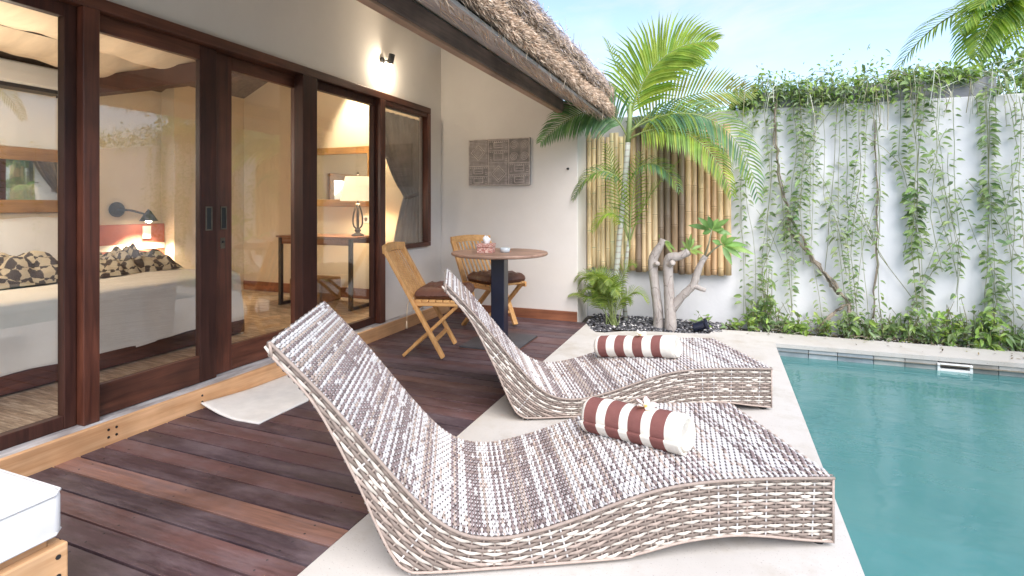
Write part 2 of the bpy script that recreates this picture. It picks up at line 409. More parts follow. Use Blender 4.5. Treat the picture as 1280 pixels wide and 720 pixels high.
# ------------------------------------------------------------------ ground, deck, pool
def setting():
    m = MB()
    xs = [-300,.4,4.2,300]; ys = [-300,-3,4.78,300]
    vid = {}
    vs = []
    for i, x in enumerate(xs):
        for j, y in enumerate(ys): vid[i,j] = len(vs); vs.append((x,y,-.06))
    m.add(vs, [(vid[i,j],vid[i+1,j],vid[i+1,j+1],vid[i,j+1]) for i in range(3) for j in range(3) if not (i==1 and j==1)])
    struct(m.build('ground', M['ground']))
    # concrete terrace
    poly = [(-1.185,-3),(.4,-3),(.4,4.78),(4.2,4.84),(4.2,5.20),(.5,5.17),(-.06,5.13),(-.10,4.93),(-.30,4.87),(-.55,4.84),(-.80,4.76),(-.95,4.64),(-1.03,4.63),(-1.10,4.74),(-1.185,4.93)]
    m = MB(); m.prism(poly, -.032, 0)
    for jx in (1.22,2.06,2.9,3.7): m.prism([(jx-.0025,4.79+.0158*(jx-.4)),(jx+.0025,4.79+.0158*(jx-.4)),(jx+.006,5.19),(jx+.001,5.19)], .0003, .0008, (.2,.2,.2))
    struct(m.build('pool_terrace', M['conc'], bevel=.012, seg=3))
    # deck
    m = MB(); random.seed(3); y = -2.4
    tints = [(.082,.042,.042),(.070,.037,.040),(.056,.032,.038),(.090,.046,.045),(.066,.043,.049),(.046,.030,.037)]
    i = 0
    while y < 4.95:
        t = [c*1.35 for c in random.choice(tints)]; k = random.uniform(.85,1.15)
        if abs(y-1.4) < .05: t = [.25,.13,.10]; k = 1
        if abs(y-2.9) < .05: t = [.13,.066,.055]; k = 1
        dz = random.uniform(-.0015,.0015)
        m.box(-2.66, -1.189+random.uniform(-.001,.001), y+.0045, min(y+.0955, 4.97), -.03, -.001+dz, tuple(c*k for c in t))
        for jx in (-2.52,-1.95,-1.32):
            for jy in (.025,.075):
                xx = jx+random.uniform(-.006,.006); m.lathe([(.0042,-.0008+dz),(.0036,.0004+dz),(.0003,.0002+dz)], (xx,y+jy,0), 7, False, (.02,.015,.014))
        y += .1; i += 1
    struct(m.build('timber_deck', M['deck'], bevel=.003, seg=2))
    m = MB(); m.box(-2.7,-1.19,-2.4,4.98,-.058,-.045); struct(m.build('deck_substrate', M['soil']))
    # pool
    m = MB(); zb = -1.35
    m.add([(.4,-3,zb),(4.2,-3,zb),(4.2,4.78,zb),(.4,4.78,zb),(.4,-3,-.14),(4.2,-3,-.14),(4.2,4.84,-.14),(.4,4.78,-.14)],
          [(0,1,2,3),(0,4,5,1),(1,5,6,2),(2,6,7,3),(3,7,4,0)]); struct(m.build('pool_basin', M['basin']))
    m = MB(); random.seed(12)
    x = .4
    tc = [(.30,.35,.38),(.38,.42,.44),(.25,.29,.31),(.40,.41,.39),(.31,.30,.27)]
    while x < 4.2:
        w = random.choice([.16,.2,.2,.24]); x1 = min(x+w, 4.2)
        if not (1.46 < x+.1 < 1.70):
            m.box(x+.002, x1-.002, 4.79+.0158*(x-.4)/1, 4.86+.0158*(x-.4), -.14, -.0335, random.choice(tc))
        else:
            m.box(x+.002, min(x1, 1.475)-.002, 4.79+.0158*(x-.4), 4.86+.0158*(x-.4), -.14, -.0335, (.19,.2,.2))
            if x1 > 1.69: m.box(1.69, x1-.002, 4.79+.0158*(x-.4), 4.86+.0158*(x-.4), -.14, -.0335, (.19,.2,.2))
        x = x1
    y = -3
    while y < 4.78:
        m.box(.34,.392, y+.002, min(y+.2,4.785)-.002, -.14, -.0335, random.choice(tc)); y += .2
    struct(m.build('pool_edge_stone', M['pooltile'], bevel=.003))
    m = MB(); m.add([(.39,-3,-.10),(4.2,-3,-.10),(4.2,4.86,-.10),(.39,4.81,-.10)], [(0,1,2,3)]); struct(m.build('water', M['water']))
    # soil beds
    m = MB(); nx, ny = 60, 10
    vs = []; fs = []
    for i in range(nx+1):
        for j in range(ny+1):
            x = -1.28+5.5*i/nx; y = 4.6+.84*j/ny
            vs.append((x,y,-.05+.03*mnoise.noise((x*4,y*4,0))+.03*min(1,max(0,(y-4.9)/.4))))
    for i in range(nx):
        for j in range(ny):
            a = i*(ny+1)+j; fs.append((a,a+ny+1,a+ny+2,a+1))
    # keep the bed out of the pool: only cells beyond the kerb
    fs = [f for f in fs if vs[f[0]][1] >= 4.83 or vs[f[2]][0] < .35]
    m.add(vs, fs); struct(m.build('planting_bed', M['soil'], smooth=True))
    # gravel
    m = MB(); random.seed(5)
    ico = [(0,0,1),(.9,0,.4),(.28,.85,.4),(-.72,.53,.4),(-.72,-.53,.4),(.28,-.85,.4),(.72,.53,-.4),(-.28,.85,-.4),(-.9,0,-.4),(-.28,-.85,-.4),(.72,-.53,-.4),(0,0,-1)]
    icf = [(0,1,2),(0,2,3),(0,3,4),(0,4,5),(0,5,1),(1,6,2),(2,7,3),(3,8,4),(4,9,5),(5,10,1),(2,6,7),(3,7,8),(4,8,9),(5,9,10),(1,10,6),(11,7,6),(11,8,7),(11,9,8),(11,10,9),(11,6,10)]
    def pebble(x, y, z, r, c):
        a = random.random()*6.3; ca, sa = math.cos(a), math.sin(a); k = random.uniform(.6,1); fz = random.uniform(.4,.7)
        vs = [(x+r*(p[0]*ca-p[1]*k*sa), y+r*(p[0]*sa+p[1]*k*ca), z+r*fz*p[2]) for p in ico]
        m.add(vs, icf, c)
    for _ in range(2300):
        x = random.uniform(-1.2,.0); y = random.uniform(4.72,5.36)
        if y < 4.90-.12*abs(x+.55) - (.1 if x < -.9 else 0) and x > -.97: continue
        g = random.random()
        c = (.055,.055,.062) if g < .55 else (.13,.13,.14) if g < .82 else (.30,.29,.30) if g < .95 else (.62,.6,.6)
        pebble(x, y, -.015+.03*min(1,max(0,(y-4.9)/.4)), random.uniform(.008,.019), c)
    for _ in range(260):
        x = random.uniform(.0,2.4); y = random.uniform(5.19,5.30)
        pebble(x, y, -.005, random.uniform(.005,.012), random.choice([(.6,.59,.58),(.3,.28,.26),(.12,.1,.09)]))
    o = m.build('gravel', M['attr_matte'], smooth=True); tag(o, 'dark grey pebbles covering the planting bed under the palm', 'gravel', kind='stuff')
setting()

# ------------------------------------------------------------------ the villa
XW = -2.77       # face of the long wall
XF = -2.73       # face of its frames
villa = empty('villa', (-4.2,2.5,0), 0, 'cream walled villa with dark timber glass doors and a thatched roof', 'villa')
VL = V((-4.2,2.5,0))
def vpart(mb, name, mats, parent=villa, **kw):
    off = VL
    mb.v = [(p[0]-off.x, p[1]-off.y, p[2]-off.z) for p in mb.v]
    return mb.build(name, mats, parent, **kw)
def villa_build():
    # walls
    m = MB()
    m.box(-2.93,XW,-2.5,4.99,2.092,3.15)                     # above the frames
    m.box(-2.87,XW,4.72,4.99,.0,2.092)                       # past the end window
    m.box(-2.87,XW,3.94,4.72,.0,.705)                        # under the curtain window
    vpart(m, 'wall', M['plaster'])
    m = MB(); xz = [(-2.93,-.05),(-1.285,-.05),(-1.285,2.058),(-2.93,2.88)]
    vs = [(x,4.992,z) for x,z in xz]+[(x,5.40,z) for x,z in xz]
    m.add(vs, [(0,1,2,3),(7,6,5,4),(0,4,5,1),(1,5,6,2),(2,6,7,3),(3,7,4,0)]); vpart(m, 'end_wall', M['plaster'], bevel=.006)
    # room
    m = MB(); m.box(-5.75,-2.82,-2.5,4.85,.03,.088); vpart(m, 'room_floor', M['rfloor'])
    m = MB(); m.box(-5.75,-5.62,-2.5,4.98,.09,2.75); m.box(-5.62,-2.875,4.86,4.985,.09,2.75); m.box(-5.62,-5.42,3.97,4.858,.09,2.75)
    m.box(-5.75,-2.935,-2.6,-2.5,.09,2.75)
    vpart(m, 'room_wall', M['inwall'])
    m = MB(); m.box(-5.75,-2.935,-2.6,4.985,2.752,2.85); vpart(m, 'room_ceiling', M['ceil'])
    m = MB(); m.box(-5.41,-2.94,4.842,4.858,.09,.2); vpart(m, 'room_skirting', M['skirt'], bevel=.004)
    # sill and step board
    m = MB(); m.box(-2.93,-2.675,-2.4,4.966,-.05,.093); vpart(m, 'door_sill', M['stone_sill'], bevel=.004)
    m = MB(); m.box(-2.674,-2.648,-2.4,4.966,-.03,.104); vpart(m, 'step_board', M['honey'], bevel=.004)
    for y in (1.62,1.655,2.1,2.72,3.3):
        for z in (.035,.07):
            m = MB(); m.lathe([(.006,0),(.006,.002),(0,.002)], (-2.648,y,z), 8, True, None, Matrix.Rotation(PI/2,3,'Y')); vpart(m, 'board_screw', M['dark_metal'])
    m = MB(); m.box(-2.647,-1.287,4.968,4.991,-.03,.092); vpart(m, 'skirting_board', M['skirt'], bevel=.004)
    # head beam and posts
    m = MB(); m.box(-2.93,XF,-2.4,4.715,2.032,2.091); vpart(m, 'door_head', M['redwood_h'], bevel=.004)
    for (y0,y1,z0,mt) in ((1.562,1.632,.0945,'redwood'),(2.943,3.085,.0945,'blackwood'),(3.855,3.93,.0945,'redwood'),(-.25,-.18,.0945,'redwood')):
        m = MB(); m.box(-2.803,XF+.002,y0,y1,z0,2.031); vpart(m, 'door_post', M[mt], bevel=.004)
    # fixed windows
    def window(y0, y1, z0, z1, sw=.05, bot=.055, xg=-2.805, right=.05):
        f = MB(); x0, x1 = -2.825, -2.775
        f.box(x0,x1,y0,y0+sw,z0,z1); f.box(x0,x1,y1-right,y1,z0,z1)
        f.box(x0+.002,x1-.002,y0+sw,y1-right,z0,z0+bot); f.box(x0+.002,x1-.002,y0+sw,y1-right,z1-.06,z1)
        fo = vpart(f, 'window', M['blackwood'], bevel=.003)
        g = MB(); g.box(xg-.003,xg+.003,y0+sw-.005,y1-right+.005,z0+bot-.005,z1-.055); vpart(g, 'pane', M['glass'], fo)
        return fo
    window(-.178,1.560,.0945,2.03, .05,.06, right=.05)
    window(3.087,3.853,.0945,2.03, .02,.06, right=.03)
    window(-2.35,-.252,.0945,2.03)
    # curtain window with its own border
    f = MB(); f.box(-2.80,XF,3.932,4.715,.706,.745); f.box(-2.80,XF,4.66,4.715,.746,2.031)
    f.box(-2.798,XF-.01,3.932,4.659,1.995,2.031)
    fo = vpart(f, 'window', M['redwood'], bevel=.004)
    g = MB(); g.box(-2.778,-2.772,3.925,4.665,.74,2.0); vpart(g, 'pane', M['glass'], fo)
    # sliding doors
    def door(y0, y1, x, ls, rs, mL, mR):
        w = .038; z0, z1 = .097, 2.028
        f = MB(); f.cur = 0
        f.box(x-w,x,y0+ls,y1-rs,z0,.25)
        d = vpart(f, 'sliding_door', M['redwood_h'], bevel=.004)
        s_ = MB(); s_.box(x-w,x,y0+ls,y1-rs,1.945,z1); vpart(s_, 'top_rail', M['redwood_h'], d, bevel=.004)
        s_ = MB(); s_.box(x-w-.001,x+.001,y0,y0+ls,z0,z1); vpart(s_, 'stile', M[mL], d, bevel=.004)
        s_ = MB(); s_.box(x-w-.001,x+.001,y1-rs,y1,z0,z1); vpart(s_, 'stile', M[mR], d, bevel=.004)
        g = MB(); g.box(x-w/2-.003,x-w/2+.003,y0+ls-.006,y1-rs+.006,.245,1.95); vpart(g, 'pane', M['glass'], d)
        return d
    d1 = door(1.634, 2.295, -2.775, .012, .108, 'redwood', 'blackwood')
    d2 = door(2.297, 3.03, -2.816, .138, .073, 'redwood', 'redwood')
    def pull(d, x, y):
        h = MB(); h.box(x,x+.004,y-.022,y-.014,.965,1.105); h.box(x,x+.004,y+.014,y+.022,.965,1.105); h.box(x,x+.004,y-.014,y+.014,1.097,1.105); h.box(x,x+.004,y-.014,y+.014,.965,.973)
        ho = vpart(h, 'handle', M['bronze'], d, bevel=.001)
        h = MB(); h.box(x-.001,x+.0012,y-.014,y+.014,.973,1.097); vpart(h, 'finger_recess', M['dark_metal'], d)
    pull(d1, -2.774, 2.242); pull(d2, -2.815, 2.375)
    h = MB(); h.box(-2.815,-2.812,2.352,2.385,.85,.915); vpart(h, 'keyhole_plate', M['bronze'], d2, bevel=.002)
    h = MB(); h.lathe([(.007,0),(.007,.006),(0,.006)], (-2.812,2.3685,.89), 12, True, None, Matrix.Rotation(PI/2,3,'Y')); vpart(h, 'lock', M['dark_metal'], d2)
    # eave
    m = MB(); m.box(-1.425,-1.365,.2,4.99,1.985,2.085); vpart(m, 'eave_beam', M['beam'], bevel=.004)
    m = MB(); m.box(-1.423,-1.372,.2,4.985,1.968,1.9845); vpart(m, 'beam_underside', M['beamlight'], bevel=.003)  # paler strip that forms the underside of the eave beam
    m = MB()
    def sl(x): return 2.10-.50*(x+1.365)
    pts = [(-1.40,sl(-1.40)),(-.99,sl(-.99)),(-.99,sl(-.99)+.02),(-1.40,sl(-1.40)+.02)]
    n0 = len(m.v)
    vs = [(x,.2,z) for x,z in pts]+[(x,5.12,z) for x,z in pts]
    m.add(vs, [(0,1,2,3),(7,6,5,4),(0,4,5,1),(1,5,6,2),(2,6,7,3),(3,7,4,0)])
    vpart(m, 'soffit_sheet', M['soffit'])
    m = MB()      # inner sloping ceiling of the terrace
    pts = [(-2.765,2.86),(-1.43,2.11),(-1.43,2.14),(-2.765,2.89)]
    vs = [(x,.2,z) for x,z in pts]+[(x,4.99,z) for x,z in pts]
    m.add(vs, [(0,1,2,3),(7,6,5,4),(0,4,5,1),(1,5,6,2),(2,6,7,3),(3,7,4,0)]); vpart(m, 'terrace_ceiling', M['plaster'])
villa_build()

# thatched roof : two courses of straw over a core
def thatch():
    random.seed(21)
    core = MB()
    def sec(prof, y0, y1, ny=60, amp=.02, seed=0):
        vs = []; fs = []; k = len(prof)
        for i in range(ny+1):
            y = y0+(y1-y0)*i/ny
            w = amp*mnoise.noise((seed,y*1.7,0)); w2 = amp*mnoise.noise((seed+9,y*1.4,3))
            for x, z in prof: vs.append((x+w, y, z+w2))
        for i in range(ny):
            for j in range(k): fs.append((i*k+j, i*k+(j+1)%k, (i+1)*k+(j+1)%k, (i+1)*k+j))
        fs.append(tuple(range(k))); fs.append(tuple(ny*k+j for j in range(k-1,-1,-1)))
        core.add(vs, fs)
    low = [(-1.30,2.115),(-1.00,1.945),(-.955,1.945),(-.93,1.975),(-.935,2.01),(-.985,2.04),(-1.30,2.19)]
    up = [(-1.25,2.20),(-1.05,2.115),(-.985,2.115),(-.95,2.15),(-.955,2.19),(-1.02,2.245),(-1.5,2.53),(-3.4,3.62),(-5.9,2.5),(-5.9,2.2),(-3.4,3.3)]
    sec(low, .2, 5.10, seed=1); sec(up, .2, 5.16, seed=5)
    roof = vpart(core, 'thatched_roof', M['thatch_core'], smooth=False)
    st = MB()
    def strand(p, d, L, w, col, bend=.15):
        d = V(d).normalized(); sd = d.cross(V((random.gauss(0,1),random.gauss(0,1),random.gauss(0,1)))).normalized()
        b = V(p)-d*L; mid = V(p)-d*L*.45
        tip = V(p)+V((0,0,-1))*L*bend*random.random()
        st.add([b-sd*w/2,b+sd*w/2,mid-sd*w/2,mid+sd*w/2,tip], [(0,1,3,2),(2,3,4)], col)
    def wob(y, seed, amp=.02): return amp*mnoise.noise((seed,y*1.7,0)), amp*mnoise.noise((seed+9,y*1.4,3))
    tan = [(.60,.45,.33),(.72,.57,.43),(.46,.33,.24),(.78,.64,.50),(.62,.50,.40)]
    grey = [(.42,.39,.42),(.54,.51,.54),(.32,.28,.30),(.62,.59,.62),(.46,.38,.35)]
    slope = V((.86,0,-.5))
    for _ in range(26000):                       # cut face of the lower course
        y = random.uniform(.2,5.13); 
        if y < 1.2 and random.random() < .6: continue
        a = random.uniform(-.15,1.0)**1 * 2.1-.9
        c = V((-.98,y,1.992)); wx, wz = wob(y,1)
        lump = .012*mnoise.noise((y*9,a*3,2))
        ex = random.random()**2*.03; p = c+V((math.cos(a)*(.054+lump+ex)+wx, 0, math.sin(a)*(.054+lump+ex)+wz))
        d = slope*random.uniform(.3,.8)+V((math.cos(a),0,math.sin(a)))*1.0+V((random.gauss(0,.22),random.gauss(0,.35)-.25,random.gauss(0,.22)))
        strand(p+V((random.gauss(0,.006),0,random.gauss(0,.006))), d, random.uniform(.03,.08), random.uniform(.003,.0062), random.choice(tan))
    for _ in range(1200):                         # loose fringe under the lower course
        y = random.uniform(.3,5.12)
        p = V((random.uniform(-1.06,-.96),y,1.93-random.uniform(.0,.07)))
        strand(p, (.45+random.gauss(0,.3),random.gauss(0,.3),-.8), random.uniform(.07,.19), random.uniform(.003,.0055), random.choice(tan), .05)
    for _ in range(28000):                       # upper course: tawny underside, weathered top
        y = random.uniform(.2,5.19)
        if y < 1.2 and random.random() < .6: continue
        a = random.uniform(-.9,1.9); c = V((-1.02,y,2.172)); wx, wz = wob(y,5)
        lump = .016*mnoise.noise((y*7,a*2,7))
        ex = random.random()**2*.035; p = c+V((math.cos(a)*(.068+lump+ex)+wx,0,math.sin(a)*(.075+lump+ex)+wz))
        d = slope*random.uniform(.4,1)+V((math.cos(a),0,math.sin(a)))*random.uniform(.4,1.1)+V((random.gauss(0,.38),random.gauss(0,.42)-.2,random.gauss(0,.38)))
        col = random.choice(grey) if random.random() < (.2+.65*max(0,min(1,(a+.1)/.9))) else random.choice(tan)
        strand(p, d, random.uniform(.05,.12), random.uniform(.0028,.0052), col, .3)
    for _ in range(9000):                        # slope above
        y = random.uniform(.2,5.19); t = random.random()**1.5
        p = V((-1.02-.9*t, y, 2.25+.9*t*.605+random.uniform(-.005,.02)))
        d = slope+V((random.gauss(0,.25),random.gauss(0,.3),abs(random.gauss(0,.3))+.1))
        strand(p, d, random.uniform(.06,.13), random.uniform(.0035,.006), random.choice(grey), .1)
    for _ in range(3000):                        # ends at the gable
        t = random.random(); a = random.uniform(-.9,1.9)
        low_ = random.random() < .4
        c = V((-.98,5.10,1.992)) if low_ else V((-1.02,5.16,2.172))
        p = c+V((math.cos(a)*.07*t-.3*random.random()*(1-t), random.uniform(0,.03), math.sin(a)*.07*t+.1*random.random()*(1-t)))
        strand(p, V((.5,.7,-.4))+V((random.gauss(0,.3),0,random.gauss(0,.3))), random.uniform(.04,.08), .004, random.choice(tan))
    vpart(st, 'straw', M['thatch'], roof)
thatch()

# ------------------------------------------------------------------ wicker loungers
def interp_profile(pts, n):
    P = np.array(pts, float)
    d = np.r_[0, np.cumsum(np.hypot(*np.diff(P, axis=0).T))]
    # Catmull-Rom through the points, then uniform arc length
    out = []
    for i in range(len(P)-1):
        p0 = P[max(i-1,0)]; p1 = P[i]; p2 = P[i+1]; p3 = P[min(i+2,len(P)-1)]
        for t in np.linspace(0,1,24,endpoint=False):
            out.append(.5*((2*p1)+(-p0+p2)*t+(2*p0-5*p1+4*p2-p3)*t*t+(-p0+3*p1-3*p2+p3)*t**3))
    out.append(P[-1]); Q = np.array(out)
    d = np.r_[0, np.cumsum(np.hypot(*np.diff(Q, axis=0).T))]
    u = np.linspace(0, d[-1], n)
    return np.c_[np.interp(u, d, Q[:,0]), np.interp(u, d, Q[:,1])], d[-1]
TOP = [(-.005,.226),(.15,.234),(.28,.238),(.425,.238),(.568,.225),(.707,.193),(.85,.15),(.98,.118),(1.09,.106),(1.19,.122),(1.275,.172),(1.36,.258),(1.455,.372),(1.604,.555),(1.755,.717)]
BOT = [(.0,.014),(.12,.030),(.25,.050),(.366,.058),(.512,.048),(.653,.022),(.75,.012),(1.28,.012),(1.37,.028),(1.41,.075),(1.455,.168),(1.513,.302),(1.627,.522),(1.75,.672)]
LW = .644
class NM:      # numpy mesh collector for woven strands
    def __init__(s): s.v = []; s.f = []; s.c = []; s.n = 0
    def strand(s, P, side, nrm, w, h, col):
        # P (k,3), side & nrm (k,3) or (3,)
        k = len(P); side = np.broadcast_to(side, (k,3)); nrm = np.broadcast_to(nrm, (k,3))
        w = np.broadcast_to(w, (k,))[:,None]
        ring = np.stack([P-side*w/2, P-side*w*.27+nrm*h, P+side*w*.27+nrm*h, P+side*w/2], 1)
        s.v.append(ring.reshape(-1,3))
        i = (np.arange(k-1)*4)[:,None]+np.arange(3)[None,:]
        i = i.ravel()+s.n
        s.f.append(np.stack([i, i+1, i+5, i+4], 1)); s.n += 4*k
        s.c.append(np.broadcast_to(np.array(col, float), (k*4,3)) if np.ndim(col) == 1 else np.repeat(np.array(col, float), 4, axis=0))
    def build(s, name, mat, parent):
        v = np.concatenate(s.v).astype(np.float32); f = np.concatenate(s.f).astype(np.int32); c = np.concatenate(s.c)
        me = bpy.data.meshes.new(name)
        me.vertices.add(len(v)); me.vertices.foreach_set('co', v.ravel())
        me.loops.add(f.size); me.loops.foreach_set('vertex_index', f.ravel())
        me.polygons.add(len(f)); me.polygons.foreach_set('loop_start', np.arange(0, f.size, 4, dtype=np.int32))
        me.polygons.foreach_set('use_smooth', np.ones(len(f), bool))
        ca = me.color_attributes.new('Col', 'FLOAT_COLOR', 'POINT')
        a = np.ones((len(v),4), np.float32); a[:,:3] = c; ca.data.foreach_set('color', a.ravel())
        me.materials.append(mat); me.update(calc_edges=True); me.validate()
        o = bpy.data.objects.new(name, me); COL.objects.link(o); o.parent = parent
        return o
def make_lounger(label):
    rng = np.random.default_rng(5)
    root = empty('sun_lounger', (.336,2.0,0), math.atan2(-.466,-.885), label, 'sun lounger', 'woven sun loungers by the pool')
    def top_z(sx): return float(np.interp(sx, [p[0] for p in TOP], [p[1] for p in TOP]))
    T, LT = interp_profile(TOP, 400); B, LB = interp_profile(BOT, 400)
    # core
    m = MB(); k = 90
    Ti, _ = interp_profile(TOP, k); Bi, _ = interp_profile(BOT, k)
    def nrm2(Q):
        t = np.gradient(Q, axis=0); t /= np.linalg.norm(t, axis=1)[:,None]; return np.c_[-t[:,1], t[:,0]]
    Ti = Ti-nrm2(Ti)*.005; Bi = Bi+nrm2(Bi)*.004
    vs = []; fs = []
    for y in (-.005, -LW+.005):
        vs += [(p[0],y,p[1]) for p in Ti]+[(p[0],y,p[1]) for p in Bi]
    n = 2*k
    for i in range(k-1):
        fs += [(i,i+1,n+i+1,n+i),(k+i+1,k+i,n+k+i,n+k+i+1),(i+1,i,k+i,k+i+1),(n+i,n+i+1,n+k+i+1,n+k+i)]
    fs += [(0,n,n+k,k),(k-1,2*k-1,n+2*k-1,n+k-1)]
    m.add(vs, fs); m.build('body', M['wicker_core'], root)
    white = np.array([.66,.635,.625]); brown = np.array([.215,.168,.165]); taupe = np.array([.41,.33,.285]); cream = np.array([.68,.62,.55])
    # woven top
    W = NM()
    pitch = .0098; sp = .0220
    def weave_rows(Q, L, nr, a, seed, sgn=1, fade=None):
        u = np.linspace(.5,nr-.5,nr)/nr*L
        d = np.linspace(0, L, len(Q))
        NQ = nrm2(Q)*sgn; TQ = np.gradient(Q, axis=0); TQ /= np.linalg.norm(TQ, axis=1)[:,None]
        ny = int(LW/sp*4); yy = np.linspace(.001,-LW-.001,ny)
        band = 0.0; state = .5; cnt = 0
        for i in range(nr):
            sx = np.interp(u[i], d, Q[:,0]); sz = np.interp(u[i], d, Q[:,1])
            nx = np.interp(u[i], d, NQ[:,0]); nz = np.interp(u[i], d, NQ[:,1]); tx = np.interp(u[i], d, TQ[:,0]); tz = np.interp(u[i], d, TQ[:,1])
            if cnt <= 0:
                cnt = int(rng.integers(2,6)); state = rng.choice([0,1,2,3], p=[.30,.58,.10,.02])
            cnt -= 1
            dark = {0: False, 1: i % 2 == 0, 2: i % 3 != 0, 3: True}[int(state)]
            if rng.random() < .16: dark = not dark
            col = brown*rng.uniform(.85,1.3) if dark else white*rng.uniform(.86,1.03)
            if rng.random() < .10: col = taupe*rng.uniform(.8,1.2)
            h = a*np.cos(PI*yy/sp+PI*i)
            cell = np.floor((-yy/sp+i+.5)/2).astype(int); cell -= cell.min(); fl_ = rng.random(cell.max()+1)
            other = (white if dark else brown)*rng.uniform(.9,1.1)
            col = np.where((fl_ < .06)[cell][:,None], other[None,:], np.where((fl_ > .965)[cell][:,None], (taupe*1.1)[None,:], col[None,:]))*(.93+.14*rng.random(cell.max()+1))[cell][:,None]
            P = np.c_[sx+nx*h, yy, sz+nz*h]
            W.strand(P, np.array([tx,0,tz]), np.array([nx,0,nz]), pitch*(.82+.16*h/a), .0032, col)
    def stakes(Q, y_list, col_f, seed):
        NQ = nrm2(Q); 
        for y in y_list:
            P = np.c_[Q[:,0], np.full(len(Q), y), Q[:,1]]
            W.strand(P[::2]+np.c_[NQ[:,0],0*NQ[:,0],NQ[:,1]][::2]*.0002, np.array([0,1,0]), np.c_[NQ[:,0],0*NQ[:,0],NQ[:,1]][::2], .0125, .0012, col_f())
    weave_rows(T, LT, int(LT/pitch), .0029, 0)
    stakes(T, [-(j+.5)*sp for j in range(int(LW/sp))], lambda: (white if rng.random() < .8 else taupe)*rng.uniform(.85,1), 0)
    W.build('woven_top', M['wicker'], root)
    # woven back of the backrest
    W = NM()
    keep = B[:,0] > 1.30
    Q = B[keep][::-1]; 
    Lq = np.hypot(*np.diff(Q, axis=0).T).sum()
    weave_rows(Q, Lq, int(Lq/.0115), .0030, 1)
    stakes(Q, [-(j+.5)*sp for j in range(int(LW/sp))], lambda: taupe*rng.uniform(.8,1.1), 0)
    W.build('woven_back', M['wicker'], root)
    # woven sides
    def side(y, sg):
        pit = .0102; st = .033; a = .0034
        NT = nrm2(T); d = np.linspace(0, LT, len(T))
        nfine = int(LT/st*4); u = np.linspace(0, LT, nfine)
        tx = np.interp(u,d,T[:,0]); tz = np.interp(u,d,T[:,1]); nx = np.interp(u,d,NT[:,0]); nz = np.interp(u,d,NT[:,1])
        bx = B[:,0]; bz = B[:,1]
        r = 0
        while True:
            off = .012+r*pit
            px_ = tx-nx*off; pz = tz-nz*off
            # inside test: above bottom curve (the bottom is a function of s only up to the upright part)
            inside = (pz > np.interp(px_, bx, bz)+.003) & (px_ > -.004)
            if not inside.any() or r > 40: break
            g = rng.random()
            band = (r//2) % 3
            rowcol = [taupe*.48, cream*.72, taupe*.60, taupe*.52, cream*.88][r % 5] if rng.random() < .85 else taupe*.9
            h = a*np.cos(PI*u/st+PI*r)
            cols = np.repeat(np.array(rowcol)[None,:], nfine, 0)
            # white floats here and there
            seg = (u/st+.5).astype(int); rnd = np.array([mnoise.noise((s_*3.17, r*1.9, sg*5.)) for s_ in range(seg.max()+1)])
            mk = rnd[seg] > .40
            cols[mk] = cream*1.0
            P = np.c_[px_, np.full(nfine, y)+sg*h, pz]
            tang = np.gradient(np.c_[px_, np.zeros(nfine), pz], axis=0); tang /= np.linalg.norm(tang, axis=1)[:,None]+1e-9
            sdv = np.cross(tang, np.array([0,1.,0]))
            idx = np.where(inside)[0]
            runs = np.split(idx, np.where(np.diff(idx) > 1)[0]+1)
            for run in runs:
                if len(run) > 4:
                    W.strand(P[run], sdv[run], np.array([0,sg,0]), (pit*(.86+.16*h/a))[run], .0026, cols[run])
            r += 1
        for j in range(int(LT/st)+1):
            uu = j*st; k_ = np.interp(uu,d,T[:,0]); z_ = np.interp(uu,d,T[:,1]); n1 = np.interp(uu,d,NT[:,0]); n2 = np.interp(uu,d,NT[:,1])
            offs = np.linspace(.004,.24,26); qx = k_-n1*offs; qz = z_-n2*offs
            ok = (qz > np.interp(qx, bx, bz)+.002) & (qx > -.004)
            kk = np.argmin(ok) if not ok.all() else len(ok)
            if kk > 2:
                P = np.c_[qx[:kk], np.full(kk, y), qz[:kk]]
                W.strand(P, np.array([n2,0,-n1]), np.array([0,sg,0]), .0055, .0012, (white*.9 if rng.random() < .14 else taupe*rng.uniform(.65,.95)))
    W = NM(); side(.0,1); W.build('woven_side', M['wicker'], root)
    W = NM(); side(-LW,-1); W.build('woven_side', M['wicker'], root)
    # foot end and head end
    W = NM()
    for r in range(22):
        z = .02+r*.0094; yy = np.linspace(0,-LW,int(LW/.03*4)); h = .0024*np.cos(PI*yy/.03+PI*r)
        W.strand(np.c_[-.002-h, yy, np.full(len(yy), z)], np.array([0,0,1]), np.array([-1,0,0]), .009, .002, (taupe if r % 3 else white)*rng.uniform(.8,1.1))
    W.build('woven_end', M['wicker'], root)
    W = NM()
    he = np.array(TOP[-1]); hb = np.array(BOT[-1])
    for r in range(5):
        q = he+(hb-he)*(r+.5)/5; yy = np.linspace(.003,-LW-.003,int(LW/.028*4)); h = .0022*np.cos(PI*yy/.028+PI*r)
        W.strand(np.c_[q[0]+.004+h, yy, np.full(len(yy), q[1])], np.array([0,0,1]), np.array([.9,0,.3]), .0105, .003, (white if r % 2 else cream)*rng.uniform(.85,1.05))
    W.build('woven_end', M['wicker'], root)
    # rim cords
    for y in (.0035, -LW-.0035):
        m = MB(); Tr, _ = interp_profile(TOP, 120); 
        m.tube([(p[0], y, p[1]-.003) for p in Tr], .0052, 8, True, tuple(taupe*.78))
        Br, _ = interp_profile(BOT, 110)
        m.tube([(p[0], y, p[1]+.003) for p in Br], .0042, 8, True, tuple(taupe))
        m.tube([(Tr[-1][0],y,Tr[-1][1]),(Br[-1][0],y,Br[-1][1])], .005, 8, True, tuple(taupe))
        m.tube([(.0,y,.226),(.0,y,.014)], .0045, 8, True, tuple(taupe))
        m.build('rim_cord', M['wicker'], root, smooth=True)
